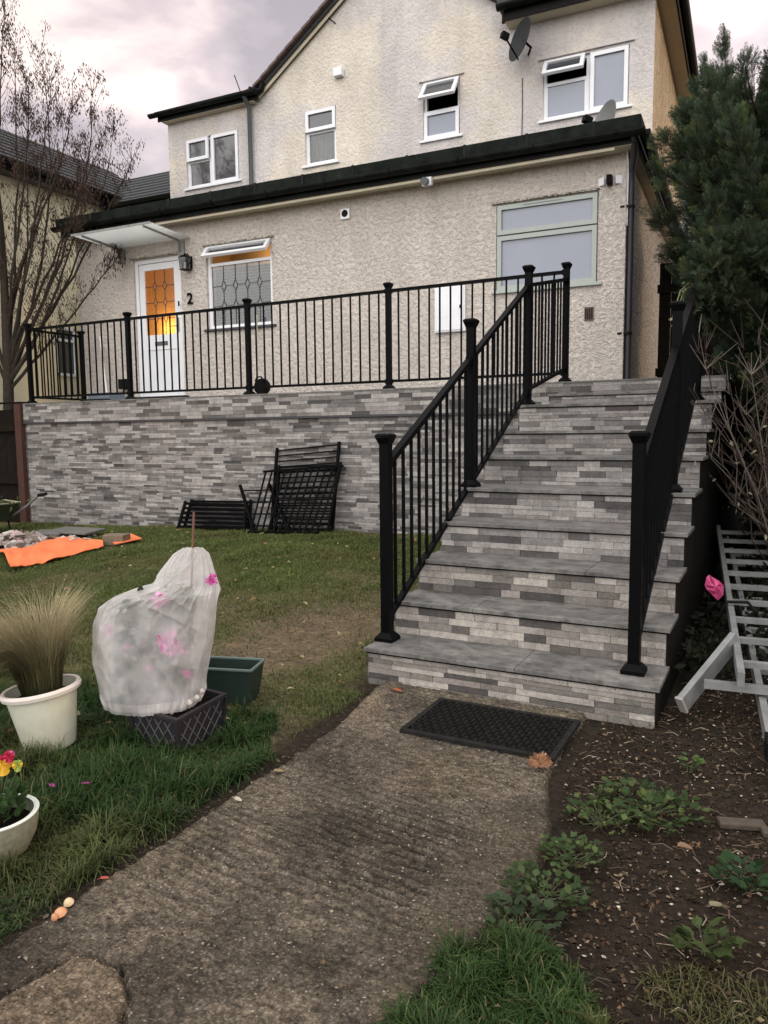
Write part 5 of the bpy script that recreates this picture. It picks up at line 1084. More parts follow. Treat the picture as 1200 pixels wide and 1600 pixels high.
# square lattice planter
zr=float(onG(276,1172)[2])+.155
cs=[Zp(u,v,zr) for u,v in ((200,1104),(276,1126),(355,1083))]; cs.append(cs[0]+cs[2]-cs[1]); ctr=sum(cs)/4; zb_=float(gz(ctr[0],ctr[1]))-.02
pl_=thing('lattice_planter','dark square planter with a raised lattice pattern holding the fleece wrapped shrub','planter',(ctr[0],ctr[1],zb_))
def inset(k,z,dz=0): return [ctr*np.array([1,1,0])+(c-ctr)*np.array([1,1,0])*k+np.array([0,0,z]) for c in cs]
mb=MB(); lo=inset(.86,zb_); hi=inset(.95,zr-.012); li=inset(.80,zb_+.01); hi2=inset(.88,zr-.012)
for i in range(4):
    j=(i+1)%4; mb.face([lo[i],lo[j],hi[j],hi[i]]); mb.face([li[j],li[i],hi2[i],hi2[j]])
mb.face([l for l in lo[::-1]]); mb.build('body',m_plant,pl_)
mb=MB(); a_=inset(1.0,zr-.014); b_=inset(1.0,zr); c_=inset(.87,zr); d_=inset(.87,zr-.014)
for i in range(4):
    j=(i+1)%4; mb.face([a_[i],a_[j],b_[j],b_[i]]); mb.face([b_[i],b_[j],c_[j],c_[i]]); mb.face([c_[i],c_[j],d_[j],d_[i]]); mb.face([d_[i],d_[j],a_[j],a_[i]])
mb.build('rim',m_plant,pl_)
m_lat=mat('lattice_grey',(.10,.095,.10),.5,var=.15)  # raised lattice strips, paler grey than the planter body
mb=MB(); mc=MB()
for i in range(4):
    j=(i+1)%4; A,B,C_,D_=lo[i],lo[j],hi[j],hi[i]; nrm=np.cross(B-A,D_-A); nrm/=np.linalg.norm(nrm); nrm=nrm if nrm@(A-ctr)>0 else -nrm
    def sp(s,t): return (A*(1-s)+B*s)*(1-t)+(D_*(1-s)+C_*s)*t+nrm*.002
    for k in range(-4,6):
        for sg_ in (1,-1):
            p=[]; 
            for s in np.linspace(0,1,31):
                t=(s*2.2-k*.5)*.9 if sg_>0 else (2.2*(1-s)-k*.5)*.9
                if .06<=t<=.96: p.append(sp(.06+.88*s,t))
            if len(p)>1: mb.beam(tuple(p[0]),tuple(p[-1]),.0035,.003,up=tuple(nrm))
    mc=MB(); mc.beam(tuple(sp(0,0)),tuple(sp(0,1)),.018,.012,up=tuple(nrm)); mc.build('corner_trim',m_plant,pl_)
mb.build('lattice',m_lat,pl_)
mb=MB(); mb.face([tuple(p) for p in inset(.865,zr-.03)]); mb.build('soil',m_potsoil,pl_)
# green trough
zr2=float(gz(-.4,-.55))+.165
g1=[Zp(u,v,zr2) for u,v in ((394,1049),(361,1026),(322,1033))]; ax=g1[1]-g1[0]; ln_=(g1[2]-g1[1]); lu=np.array([-1,-.30,0]); lu/=np.linalg.norm(lu)
wv=np.array([-lu[1],lu[0],0])
c0=g1[0]; wdt=.19; lng=.42; wv=wv if (g1[1]-g1[0])@wv>0 else -wv
q=[c0,c0+wv*wdt,c0+wv*wdt+lu*lng,c0+lu*lng]; cc=sum(q)/4
gt=thing('green_trough','empty dark green plastic trough on the grass behind the planter','trough',(cc[0],cc[1],zr2-.17))
def q2(k,z): return [np.array([cc[0],cc[1],0])+(p-cc)*np.array([1,1,0])*k+np.array([0,0,z]) for p in q]
mb=MB(); lo=q2(.84,zr2-.17); hi=q2(.96,zr2-.006); li=q2(.80,zr2-.16); hi2=q2(.92,zr2-.006)
for i in range(4):
    j=(i+1)%4; mb.face([lo[i],lo[j],hi[j],hi[i]]); mb.face([li[j],li[i],hi2[i],hi2[j]])
mb.face(lo[::-1]); mb.face(li); mb.build('body',m_gtro,gt)
mb=MB(); r_=q2(.965,zr2)
for i in range(4): mb.beam(tuple(r_[i]),tuple(r_[(i+1)%4]),.014,.012)
mb.build('rim',m_gtror,gt,bevel=.003)
# fleece wrapped shrub
dc=float((ctr-CP)@FW); fb=np.array([ctr[0],ctr[1],zr-.03])
fw_=thing('wrapped_shrub','shrub with pink flowers wrapped in thin white garden fleece around a cane','shrub',fb)
prof=[(857,283,318),(866,268,328),(880,257,333),(897,246,337),(912,240,339),(922,205,340),(932,178,340),(945,158,340),(965,148,339),(990,144,337),(1015,144,333),(1040,150,328),(1062,156,324),(1080,162,320),(1092,165,316)]
m_=len(prof); nn_=150; rows=[]
hd=np.array([FW[0],FW[1],0]); hd/=np.linalg.norm(hd)
vs=np.linspace(857,1092,110); L_=np.interp(vs,[p[0] for p in prof],[p[1] for p in prof]); R_=np.interp(vs,[p[0] for p in prof],[p[2] for p in prof])
V=[]
for k,(v,l,r__) in enumerate(zip(vs,L_,R_)):
    cu_=(l+r__)/2; hwid=(r__-l)/2*dc/FPX*.955; ce=Dp(cu_,v,dc)
    dep=min(hwid*.95,.17) if v>920 else hwid*.8
    fl_=1.0 if v<1080 else 1.0-.05*(v-1080)/12
    for j in range(nn_):
        t=2*math.pi*j/nn_; c_,s_=math.cos(t),math.sin(t); sup=lambda x:math.copysign(abs(x)**.82,x)
        rid=lambda x,y,z:1-2*abs(float(mnoise.noise(Vector((x,y,z)))))
        ax_=c_*1.6+v*.006; w=1+.05*float(mnoise.noise(Vector((c_*1.8,s_*1.8,v*.010))))
        dd_=math.hypot((v-912)/130.,(t-4.2)*.6); an_=math.atan2((v-912)/130.,(t-4.2)*.6)
        fold=.010*rid(c_*2.0,s_*2.0,v*.010)**3+.007*rid(an_*2.6,dd_*.7,1.3)**5+.0035*rid(c_*5,s_*5,v*.012)**4-.007
        pleat=.012*math.exp(-((v-925)/18)**2)*rid(c_*7,s_*7,v*.01)+.010*math.exp(-((v-1085)/14)**2)*rid(c_*9,s_*9,0)
        p=ce+RT*(sup(c_)*(hwid*w+fold*.6)*fl_)+hd*(sup(s_)*(dep*w+fold*1.6)*fl_)+(RT*c_+hd*s_)*pleat; V.append(p)
V.append(Dp(300,856,dc)); V=np.array(V); F=[]
mbf=MB(); mbf.v=[tuple(p) for p in V]
for k in range(len(vs)-1):
    for j in range(nn_): mbf.f.append((k*nn_+j,(k+1)*nn_+j,(k+1)*nn_+(j+1)%nn_,k*nn_+(j+1)%nn_)); mbf.c.append(None)
for j in range(nn_): mbf.f.append((len(V)-1,j,(j+1)%nn_)); mbf.c.append(None)
fo=mbf.build('fleece',m_fleece,fw_,smooth=True)
# hem band and tie
mb=MB()
hem=[V[(len(vs)-7)*nn_+j] for j in range(nn_)]; hem2=[V[(len(vs)-1)*nn_+j]-np.array([0,0,.012]) for j in range(nn_)]
cen=sum(hem)/nn_
for j in range(nn_):
    a,b=hem[j],hem[(j+1)%nn_]; c,d=hem2[(j+1)%nn_],hem2[j]; o_=[(p-cen)*np.array([.012,.012,0]) for p in (a,b,c,d)]; mb.face([a+o_[0],b+o_[1],c+o_[2],d+o_[3]])
mb.build('hem',m_fleece,fw_,smooth=True)
mb=MB(); mb.tube([tuple(Dp(296,1090,dc)),tuple(Dp(298,960,dc)),tuple(Dp(303,800,dc))],.0055,7); mb.build('cane',mat('brown_cane',(.12,.055,.03),.7,var=.2),fw_)
n=420; rr3=rng.random(n)**.5; vv=925+150*rng.random(n); ll=np.interp(vv,[p[0] for p in prof],[p[1] for p in prof]); r3=np.interp(vv,[p[0] for p in prof],[p[2] for p in prof]); 
P=np.array([Dp((l+r)/2+(r-l)*.30*(2*rng.random()-1),v,dc+.09*(2*rng.random()-1)) for v,l,r in zip(vv,ll,r3)]); V2,F2=inst(lv,lf8,P,randrot(n),.030+.03*rng.random(n)); C=np.array([.05,.075,.035])*(.4+1.1*rng.random((n,1))); npmesh('leaves',V2,F2,m_leaf,np.repeat(C,len(lv),0),parent=fw_)
for (u,v,sz) in ((250,940,.045),(172,988,.026),(262,1000,.055),(275,1012,.035),(330,905,.028),(290,1052,.02),(232,1045,.02),(200,1010,.018)):
    n=46; wl=np.interp(v,[p[0] for p in prof],[(p[2]-p[1])/2 for p in prof]); cl=np.interp(v,[p[0] for p in prof],[(p[2]+p[1])/2 for p in prof]); off=math.sqrt(max(.05,1-((u-cl)/wl)**2)); 
    ce=Dp(u,v,dc-.115*off+.012); P=ce+rng.normal(size=(n,3))*sz*.30; V2,F2=inst(LV*[1.6,1,1],LF,P,randrot(n),np.full(n,sz*.7)); C=np.array([[.66,.13,.44]])*(.8+.4*rng.random((n,1))); npmesh('flower',V2,F2,m_pet,np.repeat(C,len(LV),0),parent=fw_)
# crumpled bag ends at the foot of the fleece
mb=MB()
for (u,v,r_) in ((258,1108,.014),(268,1113,.012),(296,1098,.016),(308,1090,.014),(285,1104,.012),(248,1104,.011),(316,1080,.012)):
    c=Dp(u,v,dc-.10); mb.lathe([(.001,-r_),(r_*.7,-r_*.7),(r_,0),(r_*.6,r_*.7),(.001,r_)],c=c,n=9,sq=.7)
mb.build('fleece_knot',mat('grubby_cloth',(.42,.38,.34),.9,var=.3,bump=.5,bscale=60),fw_,smooth=True)
# ================================================================== THINGS ON THE LAWN
# orange board
fr=[(17,895),(62,884),(110,872),(162,857)]; bk=[(-2,866),(45,855),(98,841),(160,850)]
A=[onG(*q) for q in fr]; Bk=[onG(*q) for q in bk]
mb=MB(); nu,nv=44,18; grid=[]
def cr4(P,t):
    t=t*3; i=min(int(t),2); f=t-i; return P[i]*(1-f)+P[i+1]*f
for i in range(nu+1):
    for j in range(nv+1):
        s,t=i/nu,j/nv; p=cr4(A,s)*(1-t)+cr4(Bk,s)*t; p=np.array(p); p[2]=float(gz(p[0],p[1]))+.03+.10*math.sin(math.pi*min(1,t*1.1))*(.4+.6*math.sin(math.pi*s))*.55+.05*max(0,.25-s)*4*(1-abs(t-.4))+.022*(float(mnoise.noise(Vector((s*7,t*3,2))))+.5*float(mnoise.noise(Vector((s*15,t*8,5))))); grid.append(p)
for off in (0,-.006):
    b0=len(mb.v); mb.v+=[tuple(p+np.array([0,0,off])) for p in grid]
    for i in range(nu):
        for j in range(nv):
            a=b0+i*(nv+1)+j; f=(a,a+nv+1,a+nv+2,a+1); mb.f.append(f if off==0 else f[::-1]); mb.c.append(None)
solo('orange_sheet',mb,m_org,'bent orange plastic sheet lying on the lawn beside the rubble','sheet',A[1],smooth=True)
A2=[onG(*q) for q in ((180,855),(222,846),(205,838),(168,846))]
mb=MB(); mb.extrude([tuple(a+[0,0,.035]) for a in A2],(0,0,-.008)); solo('orange_sheet',mb,m_org,'small scrap of the same orange plastic behind the old block','sheet',A2[0])
c=onG(179,851); mb=MB(); T=Matrix.Translation((c[0],c[1],c[2]+.02))@Matrix.Rotation(.35,4,'Z'); mb.box(-.13,.11,-.02,.16,-.03,.085,T=T); solo('old_block',mb,m_brick,'old brown stone block lying at the end of the orange sheet','block',c,bevel=.008)
for k,(u,v,w_,d_,rz,lab) in enumerate([(118,837,.62,.34,.1,'large flat grey slab edge behind the orange sheet'),(78,840,.34,.30,.5,'flat grey slab leaning on the rubble heap')]):
    c=onG(u,v); mb=MB(); T=Matrix.Translation((c[0],c[1],c[2]+.05))@Matrix.Rotation(rz,4,'Z')@Matrix.Rotation(.06,4,'X'); mb.box(-w_/2,w_/2,-d_/2,d_/2,0,.022,T=T); solo('paving_slab',mb,mat('grey_slab',(.11,.105,.10),.85,var=.25,bump=.3),lab,'slab',c,bevel=.004)
rub=thing('rubble_heap','heap of broken pinkish grey tile pieces at the left edge of the lawn','rubble',onG(20,855)); del rub
mb=MB(); cR=onG(18,850)
for k in range(190):
    p=cR+np.array([rng.normal()*.42,rng.normal()*.22,0]); hz=max(0,.12-.18*abs(p[0]-cR[0])*.6-.2*abs(p[1]-cR[1])); p[2]=float(gz(p[0],p[1]))+hz*rng.random()+.015
    T=Matrix.Translation(p)@Matrix.Rotation(rng.random()*6,4,'Z')@Matrix.Rotation(rng.normal()*.5,4,'X')@Matrix.Rotation(rng.normal()*.4,4,'Y'); s_=.025+.055*rng.random(); c_=random.choice([(.30,.26,.24),(.22,.20,.19),(.36,.27,.25),(.16,.13,.11),(.40,.37,.34)]); mb.box(-s_,s_,-s_*.7,s_*.7,-.009,.009,T=T,col=c_)
solo('rubble',mb,m_rub2,'broken pinkish grey tile pieces heaped at the left edge of the lawn','rubble',cR,kind='stuff')
for o in [o for o in COL.objects if o.name.startswith('rubble_heap')]: bpy.data.objects.remove(o)
# wheelbarrow
wc=onG(-12,838); wb=thing('wheelbarrow','old wheelbarrow full of weeds by the dark fence at the left edge','wheelbarrow',wc)
w0=lambda x,y,z:(wc[0]+x,wc[1]+y,wc[2]+z)
mb=MB(); R0=[w0(-.75,-.28,.46),w0(.18,-.28,.40),w0(.18,.28,.40),w0(-.75,.28,.46)]; R1=[w0(-.55,-.18,.18),w0(.08,-.18,.18),w0(.08,.18,.18),w0(-.55,.18,.18)]
for i in range(4): j=(i+1)%4; mb.face([R1[i],R1[j],R0[j],R0[i]]); mb.face([R1[j],R1[i],R0[i],R0[j]])
mb.face(R1); mb.build('tray',mat('barrow_green',(.05,.06,.035),.6,var=.3),wb)
mb=MB(); 
for i in range(4): mb.tube([R0[i],R0[(i+1)%4]],.012,6)
mb.build('tray_rim',mat('barrow_rim',(.25,.24,.15),.5,var=.2),wb)
for s_ in (-1,1):
    mb=MB(); mb.tube([w0(-.8,s_*.10,.18),w0(0,s_*.24,.20),w0(.30,s_*.28,.36),w0(.52,s_*.28,.50)],.014,7); h_=mb.build('handle',m_alu,wb); mb=MB(); mb.tube([w0(.52,s_*.28,.50),w0(.66,s_*.28,.52)],.02,8); mb.build('grip',m_rub,h_)
    mb=MB(); mb.tube([w0(.0,s_*.22,.20),w0(.06,s_*.22,0),w0(-.14,s_*.22,.0)],.012,6); mb.build('leg',m_black,wb)
mb=MB(); T=Matrix.Rotation(math.pi/2,4,'X'); mb.lathe([(.11,-.03),(.17,-.03),(.185,0),(.17,.03),(.11,.03)],c=w0(-.95,0,.18),n=24,T=T); mb.build('wheel',m_rub,wb,smooth=True)
P=np.array(wc)+np.stack([-.28+.4*rng.normal(size=500)*.6,.12*rng.normal(size=500),.36+.09*rng.random(500)],1); V2,F2=inst(LV,LF,P,randrot(500),.05+.03*rng.random(500)); npmesh('weeds',V2,F2,m_leaf,np.repeat(np.array([.05,.07,.025])*(.5+rng.random((500,1))),len(LV),0),parent=wb)['kind']='stuff'
# spare railing panels leaning on the wall
def wallpt(u,v,y): return Yp(u,v,y)
def panel(label,bl,br,tr_,tl,n,along,yb,yt,rw=.028,bw=.016):
    BL,BR,TR,TL=wallpt(*bl,yb),wallpt(*br,yb),wallpt(*tr_,yt),wallpt(*tl,yt); L=(BL+BR)/2
    BL[2]=max(BL[2],float(gz(BL[0],yb))+.005);BR[2]=max(BR[2],float(gz(BR[0],yb))+.005)
    t=thing('railing_panel',label,'railing panel',L,group='spare railing panels leaning on the wall')
    if along=='h': e=[(BL,TL),(BR,TR)]
    else: e=[(BL,BR),(TL,TR)]
    for a,b in e: mb=MB(); mb.beam(tuple(a),tuple(b),rw,rw,up=(0,1,0.01)); mb.build('rail',m_black,t)
    for k in range(n):
        f=(k+.5)/n if along=='h' else (k+.3)/(n-.4); f=min(max(f,.03),.97)
        a=e[0][0]*(1-f)+e[0][1]*f; b=e[1][0]*(1-f)+e[1][1]*f; mb=MB(); mb.beam(tuple(a),tuple(b),bw,bw,up=(0,1,0.01)); mb.build('bar',m_black,t)
panel('tall spare railing panel standing on its end at the back of the stack',(424,833),(519,832),(530,690),(433,700),15,'h',3.62,3.745)
panel('spare railing panel behind the slanting one, its top rail showing',(430,833),(512,833),(532,722),(436,727),13,'h',3.56,3.715)
panel('slanting spare railing panel with parallel bars at the front of the stack',(388,833),(498,832),(536,728),(412,737),12,'v',3.44,3.66)
panel('small spare railing panel with a short arm sticking out on the left of the stack',(398,832),(455,832),(420,756),(375,758),4,'h',3.50,3.65)
panel('low spare railing panel lying on its side at the left end of the stack',(278,832),(382,833),(385,786),(290,783),6,'h',3.54,3.70,bw=.03)
panel('second low spare railing panel lying close behind the first',(288,832),(388,833),(392,781),(300,780),7,'h',3.62,3.745,bw=.024)
# ================================================================== ON THE TERRACE
def ter(u,v,d_=0): return Yp(u,v,d_)
c=np.array([*Yp(410,612,4.06)[:2],LZ]); t=thing('cable_reel','small black and yellow cable reel standing on the edge of the terrace','reel',c)
T=Matrix.Rotation(math.pi/2,4,'Y')@Matrix.Rotation(.5,4,'X')
mb=MB(); mb.lathe([(.001,-.05),(.095,-.05),(.098,-.04),(.06,-.035),(.06,.035),(.098,.04),(.095,.05),(.001,.05)],c=(c[0],c[1],c[2]+.10),n=28,T=Matrix.Rotation(-.9,4,'Z')@Matrix.Rotation(math.pi/2,4,'Y')); mb.build('drum',m_rub,t)
mb=MB(); mb.lathe([(.0605,-.030),(.085,-.026),(.085,.026),(.0605,.030)],c=(c[0],c[1],c[2]+.10),n=24,T=Matrix.Rotation(-.9,4,'Z')@Matrix.Rotation(math.pi/2,4,'Y')); mb.build('cable',mat('yellow_cable',(.45,.40,.05),.5),t)
mb=MB(); mb.tube([(c[0]-.07,c[1],c[2]+.0),(c[0]-.06,c[1]-.05,c[2]+.17),(c[0]-.03,c[1]-.06,c[2]+.215),(c[0]+.03,c[1]-.06,c[2]+.215),(c[0]+.06,c[1]-.05,c[2]+.17),(c[0]+.07,c[1],c[2])],.009,6); mb.build('frame',m_black,t)
mb=MB(); pk=hw(-4.52,-.04,2.9); mb.tube([tuple(pk),tuple(pk+[.01,-.02,-.5]),tuple(pk+[.01,-.10,-1.1]),(c[0]+.02,c[1]+.25,LZ+.006),(c[0],c[1]+.05,LZ+.02)],.008,6); solo('extension_cable',mb,mat('beige_cable',(.45,.42,.32),.6),'pale cable hanging from the leaded window sill down to the reel','cable',pk)
b_=hw(-7.18,-.28,LZ); t=thing('broom','white handled broom leaning on the wall left of the front door','broom',b_)
mb=MB(); mb.tube([tuple(b_+[.12,0,.05]),tuple(hw(-7.42,-.03,LZ+1.05))],.012,8); mb.build('handle',m_white,t)
mb=MB(); mb.box(b_[0]-.02,b_[0]+.26,b_[1]-.03,b_[1]+.03,LZ+.0,LZ+.07); mb.build('head',m_rub,t)
b_=hw(-6.98,-.12,LZ+.30); t=thing('wall_box','small black box fixed low on the wall left of the front door','box',b_)
mb=MB(); mb.box(b_[0]-.05,b_[0]+.08,b_[1]+.02,b_[1]+.13,b_[2]-.06,b_[2]+.09); mb.build('case',m_rub,t,bevel=.006)
b_=hw(-7.02,-.35,LZ); mb=MB(); mb.box(b_[0]-.22,b_[0]+.22,b_[1]-.15,b_[1]+.15,LZ,LZ+.17); solo('storage_crate',mb,mat('blue_grey_plastic',(.13,.16,.20),.5,var=.15),'low blue grey plastic crate on the terrace left of the front door','crate',b_,bevel=.01)
for (u0,u1,lab) in ((205,292,'long black mat rolled out on the terrace edge in front of the door'),(128,168,'short black mat on the terrace edge near its left corner')):
    a=Yp(u0,616,WY+.04);b=Yp(u1,616,WY+.04); mb=MB(); mb.box(a[0],b[0],WY+.0,WY+.09,LZ+.0,LZ+.022); solo('edge_mat',mb,m_rub,lab,'mat',(a[0],WY,LZ),bevel=.006)
# ================================================================== DOOR MAT and frond
m0=np.array([.474,-.122]); mw,mh=.664,.437
t=thing('rubber_mat','black rubber ring mat on the path in front of the steps','mat',(m0[0]+mw/2,m0[1]-mh/2,.02))
zz=.021
mb=MB(); b_=.024
for (x0_,x1_,y0_,y1_) in ((0,mw,-b_,0),(0,mw,-mh,-mh+b_),(0,b_,-mh+b_,-b_),(mw-b_,mw,-mh+b_,-b_)): mb.box(m0[0]+x0_,m0[0]+x1_,m0[1]+y0_,m0[1]+y1_,.008,zz+.007)
mb.build('border',m_rubd,t,bevel=.002)
mb=MB(); R_=.0215; step=.0405; row=0; y=-b_-.016
while y>-mh+b_+.010:
    x=b_+.018+(step/2 if row%2 else 0)
    while x<mw-b_-.008:
        mb.lathe([(R_,zz-.004),(R_+.0005,zz+.008),(R_-.0045,zz+.008),(R_-.0045,zz-.004)],c=(m0[0]+x,m0[1]+y,0),n=14); x+=step
    y-=step*.80; row+=1
mb.build('rings',m_rubd,t)
mb=MB(); mb.box(m0[0]+b_,m0[0]+mw-b_,m0[1]-mh+b_,m0[1]-b_,.008,.0165); mb.build('backing',m_rub,t)
c=onG(845,1205); c[2]=.03; n=34; t=thing('dead_frond','dry orange brown conifer frond lying by the corner of the rubber mat','frond',c)
P=[];D=[]
for k in range(n): P.append(c+np.array([rng.normal()*.012,-.02+rng.normal()*.012,0])); a=math.radians(115)+rng.normal()*.45; D.append((math.cos(a),math.sin(a),.25+.3*rng.random()))
V2,F2=inst(SPV,SPF,np.array(P),frames(np.array(D)),.036+.026*rng.random(n)); C=np.array([.36,.19,.11])*(.6+.8*rng.random((n,1))); npmesh('needles',V2,F2,m_leaf,np.repeat(C,len(SPV),0),parent=t)
def leafthing(u,v,s_,col,label,name='fallen_leaf',cat='leaf',z=.02,az=0,el=.2,cup=.3):
    c=onG(u,v); c[2]+=z; mb=MB(); r=[]
    for j in range(12):
        tt=2*math.pi*j/12; x=math.cos(tt)*s_; y=math.sin(tt)*s_*.62*(1-.25*math.cos(tt)); r.append(Vector((x,y,cup*abs(y)+.1*x*x/s_)))
    T=Matrix.Translation(c)@Matrix.Rotation(az,4,'Z')@Matrix.Rotation(el,4,'Y'); r=[T@p for p in r]; ce=T@Vector((0,0,0))
    for j in range(12): mb.face([ce,r[j],r[(j+1)%12]],col); 
    mb.tube([T@Vector((-s_,0,0)),T@Vector((-s_*1.6,0,.0))],.0012,4,col=tuple(x*.6 for x in col)); solo(name,mb,m_pet,label,cat,c)
leafthing(621,1085,.026,(.36,.10,.04),'curled orange leaf lying against the foot of the bottom step',az=.1)
leafthing(1118,1425,.022,(.24,.21,.14),'pale crumpled leaf on the soil left of the dark green weed',az=1)
leafthing(1070,1336,.024,(.22,.135,.08),'tan curled leaf on the soil below the broad leafy weed',az=.4,cup=.8)
leafthing(436,1213,.02,(.30,.22,.12),'folded tan leaf at the edge of the grass beside the path',az=.8)
leafthing(372,1258,.016,(.50,.45,.36),'cream coloured leaf scrap where the lawn meets the path',az=0)
leafthing(92,990,.024,(.35,.26,.11),'round ochre leaf behind the feather grass pot',z=.05)
leafthing(83,1249,.013,(.50,.05,.36),'magenta petal in the grass nearer the speckled bowl','fallen_petal','petal',z=.05)
leafthing(135,1245,.014,(.50,.05,.36),'magenta petal in the grass further from the speckled bowl','fallen_petal','petal',z=.05,az=1)
leafthing(164,1380,.013,(.45,.09,.07),'small red petal at the edge of the path near the mushrooms','fallen_petal','petal',z=.015,az=1)
for k,(u,v,s_,col,lab) in enumerate([(97,1424,.017,(.52,.26,.14),'larger orange brown mushroom at the grass edge in the bottom left'),(110,1408,.014,(.55,.42,.26),'pale yellow mushroom behind the larger orange one'),(88,1432,.009,(.45,.22,.12),'tiny brown mushroom in front of the larger orange one')]):
    c=onG(u,v+10); t=thing('mushroom',lab,'mushroom',c,group='mushrooms at the grass edge')
    mb=MB(); mb.lathe([(.0005,.030),(s_*.5,.0285),(s_*.85,.023),(s_,.016),(s_*.95,.0145),(.003,.019)],c=c,n=18,T=Matrix.Rotation(.25,4,'X')); mb.build('cap',mat('mushroom_%d'%k,col,.6,var=.2,vscale=60),t,smooth=True)
    mb=MB(); mb.tube([tuple(c),tuple(c+[0,0,.02])],.0025,6); mb.build('stem',mat('mushroom_stem',(.3,.27,.2),.7),t)
# stone slabs in the soil
for (a,b,w_,lab) in (((1122,1285),(1195,1290),.05,'flat brown brick half sunk in the soil at the right edge'),((1190,1300),(1250,1305),.045,'second half sunk brick beside it, cut by the right edge')):
    A_=onG(*a);B_=onG(*b); mb=MB(); mb.beam(tuple(A_+[0,0,.0]),tuple(B_+[0,0,.0]),w_,.02); solo('sunk_brick',mb,mat('sunk_brick',(.055,.043,.032),.95,var=.35,vscale=30,bump=.5,bscale=60),lab,'brick',A_,bevel=.004)
# ================================================================== LADDERS
LA=Dp(1158,1062,3.15); LB=Dp(1122,826,6.0); ld=(LB-LA); ldn=ld/np.linalg.norm(ld); lh=np.cross(ldn,[0,0,1]); lh/=np.linalg.norm(lh); lu_=np.cross(lh,ldn)
def ladder(name,label,A,B,w,nr,rail,group):
    t=thing(name,label,'ladder',A,group=group); d=(B-A)
    for s in (0,w): mb=MB(); mb.beam(tuple(A+lh*s),tuple(B+lh*s),.028,.062,up=tuple(lu_)); mb.build('rail',m_alu,t)
    for k in range(nr): p=A+d*((k+.6)/nr); mb=MB(); mb.beam(tuple(p+lh*.012),tuple(p+lh*(w-.012)),.030,.026,up=tuple(lu_)); mb.build('rung',m_alu,t)
    return t
l1=ladder('ladder','upper aluminium ladder with its stabiliser bar, lying beside the steps',LA,LB,.46,10,.06,'aluminium ladders lying beside the steps')
S0=Dp(1066,1100,3.32); S1=Dp(1149,998,3.5); mb=MB(); mb.beam(tuple(S0),tuple(S1),.03,.075); mb.build('stay',m_alu,l1)
mb=MB(); d_=(S0-S1)/np.linalg.norm(S0-S1); mb.beam(tuple(S0),tuple(S0+d_*.012),.036,.082); mb.build('end_cap',mat('grey_cap',(.30,.28,.26),.6),l1)
Q0=Dp(1100,1068,3.3); mb=MB(); mb.beam(tuple(Q0),tuple(Q0+lh*.85),.045,.03); mb.build('stabiliser_bar',m_alu,l1)
LA2=LA-ldn*.30+lh*.09-lu_*.13; LB2=LB-ldn*.2+lh*.09-lu_*.13
l2=ladder('ladder','lower narrower aluminium ladder underneath, with ribbed black rubber feet',LA2,LB2,.36,11,.06,'aluminium ladders lying beside the steps')
for s in (0,.36):
    p=LA2+lh*s; mb=MB()
    for k in range(7): q=p-ldn*(.012*k-.02); mb.beam(tuple(q),tuple(q-ldn*.008),.040,.085-.002*k,up=tuple(lu_))
    mb.beam(tuple(p+ldn*.02),tuple(p-ldn*.07),.034,.074,up=tuple(lu_)); mb.build('foot',m_rub,l2)
mb=MB(); p=LA+ldn*.95
mb.tube([tuple(p+lh*-.05-lu_*.02),tuple(p+lh*-.02+lu_*.05),tuple(p+lh*.08+lu_*.055),tuple(p+lh*.12+lu_*.01),tuple(p+lh*.05-lu_*.06)],.009,7); solo('rubber_strap',mb,m_rub,'black rubber strap hooked round the upper ladder rail','strap',p,smooth=True)
mb=MB(); c=Dp(1116,915,3.9)
n=14; ring=[]
pts=[(1104,902),(1108,898),(1112,901),(1124,908),(1131,915),(1130,930),(1122,938),(1112,929),(1104,921),(1101,914)]
P0=[Dp(u,v,4.1) for u,v in pts]; cc=sum(P0)/len(P0)
for lay in (-1,1):
    ce=cc+FW*(.03*lay); 
    for i in range(len(P0)):
        a=P0[i];b=P0[(i+1)%len(P0)]; ma=(a+ce)/2+FW*(.012*lay*(1 if i%2 else -.6)); mb_=(b+ce)/2+FW*(.012*lay*(-.6 if i%2 else 1)); mb.face([ce,ma,mb_]); mb.face([ma,a,b,mb_])
solo('pink_glove',mb,mat('pink_rubber',(.45,.05,.16),.5,var=.2),'crumpled pink glove hanging in the shade next to the ladder rail','glove',cc)
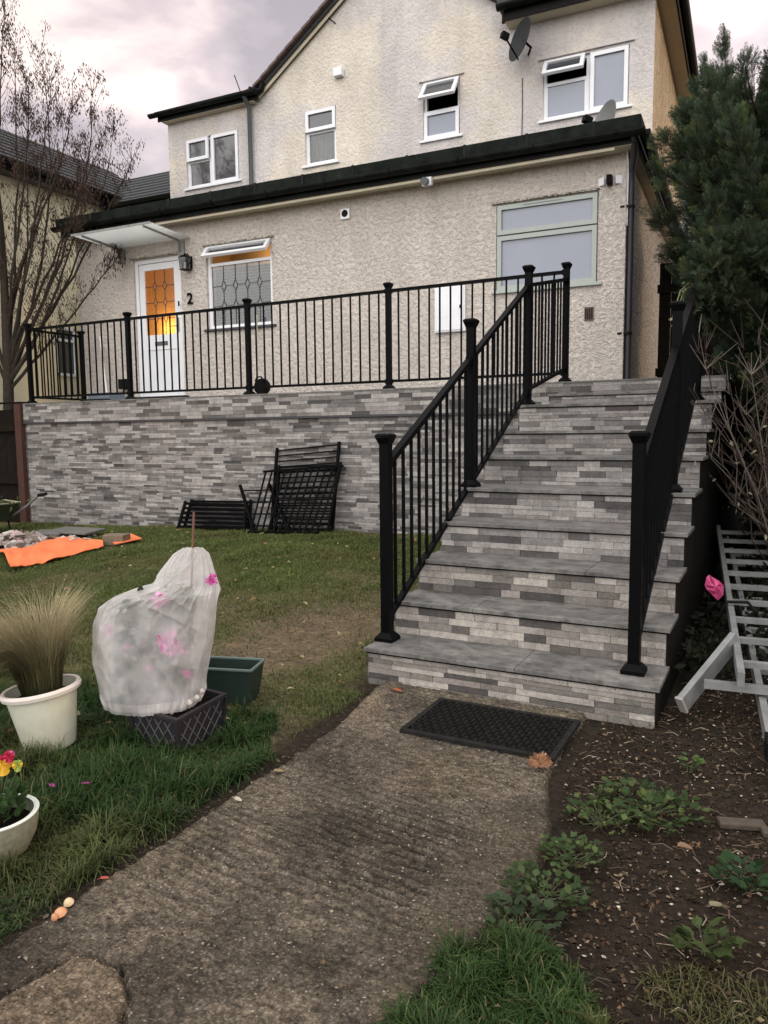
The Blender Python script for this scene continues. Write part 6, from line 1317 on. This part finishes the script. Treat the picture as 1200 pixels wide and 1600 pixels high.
# ================================================================== CLIMBER, WIRES
t=thing('climbing_vine','thin climber with small cream flowers arching over the right railing from the conifer','vine',Dp(1052,500,5.2))
path=[(1052,505,5.3),(1056,478,5.3),(1063,455,5.3),(1078,440,5.4),(1100,428,5.5),(1122,420,5.6),(1150,412,5.7),(1185,408,5.8),(1215,404,5.9)]
p2=[(1060,470,5.25),(1062,440,5.25),(1075,410,5.4),(1095,402,5.5),(1125,444,5.5)]
mb=MB(); mb.tube([tuple(Dp(*q)) for q in path],.0045,5); mb.tube([tuple(Dp(1063,470,5.3)),tuple(Dp(1070,452,5.3)),tuple(Dp(1090,444,5.3)),tuple(Dp(1122,446,5.4))],.004,5); mb.build('stem',mat('vine_stem',(.20,.20,.10),.7),t)
for (u,v,d_) in [(1052,508,5.2),(1057,500,5.2),(1050,497,5.2),(1060,505,5.2),(1056,490,5.2),(1062,478,5.3),(1071,455,5.35),(1090,436,5.4),(1096,430,5.5),(1101,436,5.5),(1112,426,5.5),(1118,418,5.5),(1137,415,5.6),(1165,424,5.7),(1187,424,5.8),(1196,420,5.8),(1160,410,5.7),(1094,440,5.4)]:
    ce=Dp(u,v,d_); n=7; P=np.tile(ce,(n,1))+rng.normal(size=(n,3))*.007; V2,F2=inst(lv,lf8,P,randrot(n),.014+.012*rng.random(n)); C=np.array([.55,.55,.36])*(.7+.4*rng.random((n,1))); npmesh('flower',V2,F2,m_pet,np.repeat(C,len(lv),0),parent=t)
n=60; P=np.array([Dp(1055+150*rng.random(),415+70*rng.random(),5.5+.3*rng.random()) for k in range(n)]); V2,F2=inst(lv,lf8,P,randrot(n),.02+.015*rng.random(n)); npmesh('leaves',V2,F2,m_leaf,np.repeat(np.array([.05,.07,.03])*(.6+rng.random((n,1))),len(lv),0),parent=t)
t=None
for (a,b,lab) in ((Dp(1040,165,16),Dp(1330,48,24),'upper of the two overhead telephone wires at the top right'),(Dp(1060,188,16),Dp(1330,66,24),'lower of the two overhead telephone wires at the top right')):
    m_=(a+b)/2-np.array([0,0,.12]); mb=MB(); mb.tube([tuple(a),tuple((a+m_)/2-[0,0,.05]),tuple(m_),tuple((b+m_)/2-[0,0,.05]),tuple(b)],.012,5); solo('telephone_wire',mb,mat('wire_grey',(.10,.09,.09),.6),lab,'wire',a)
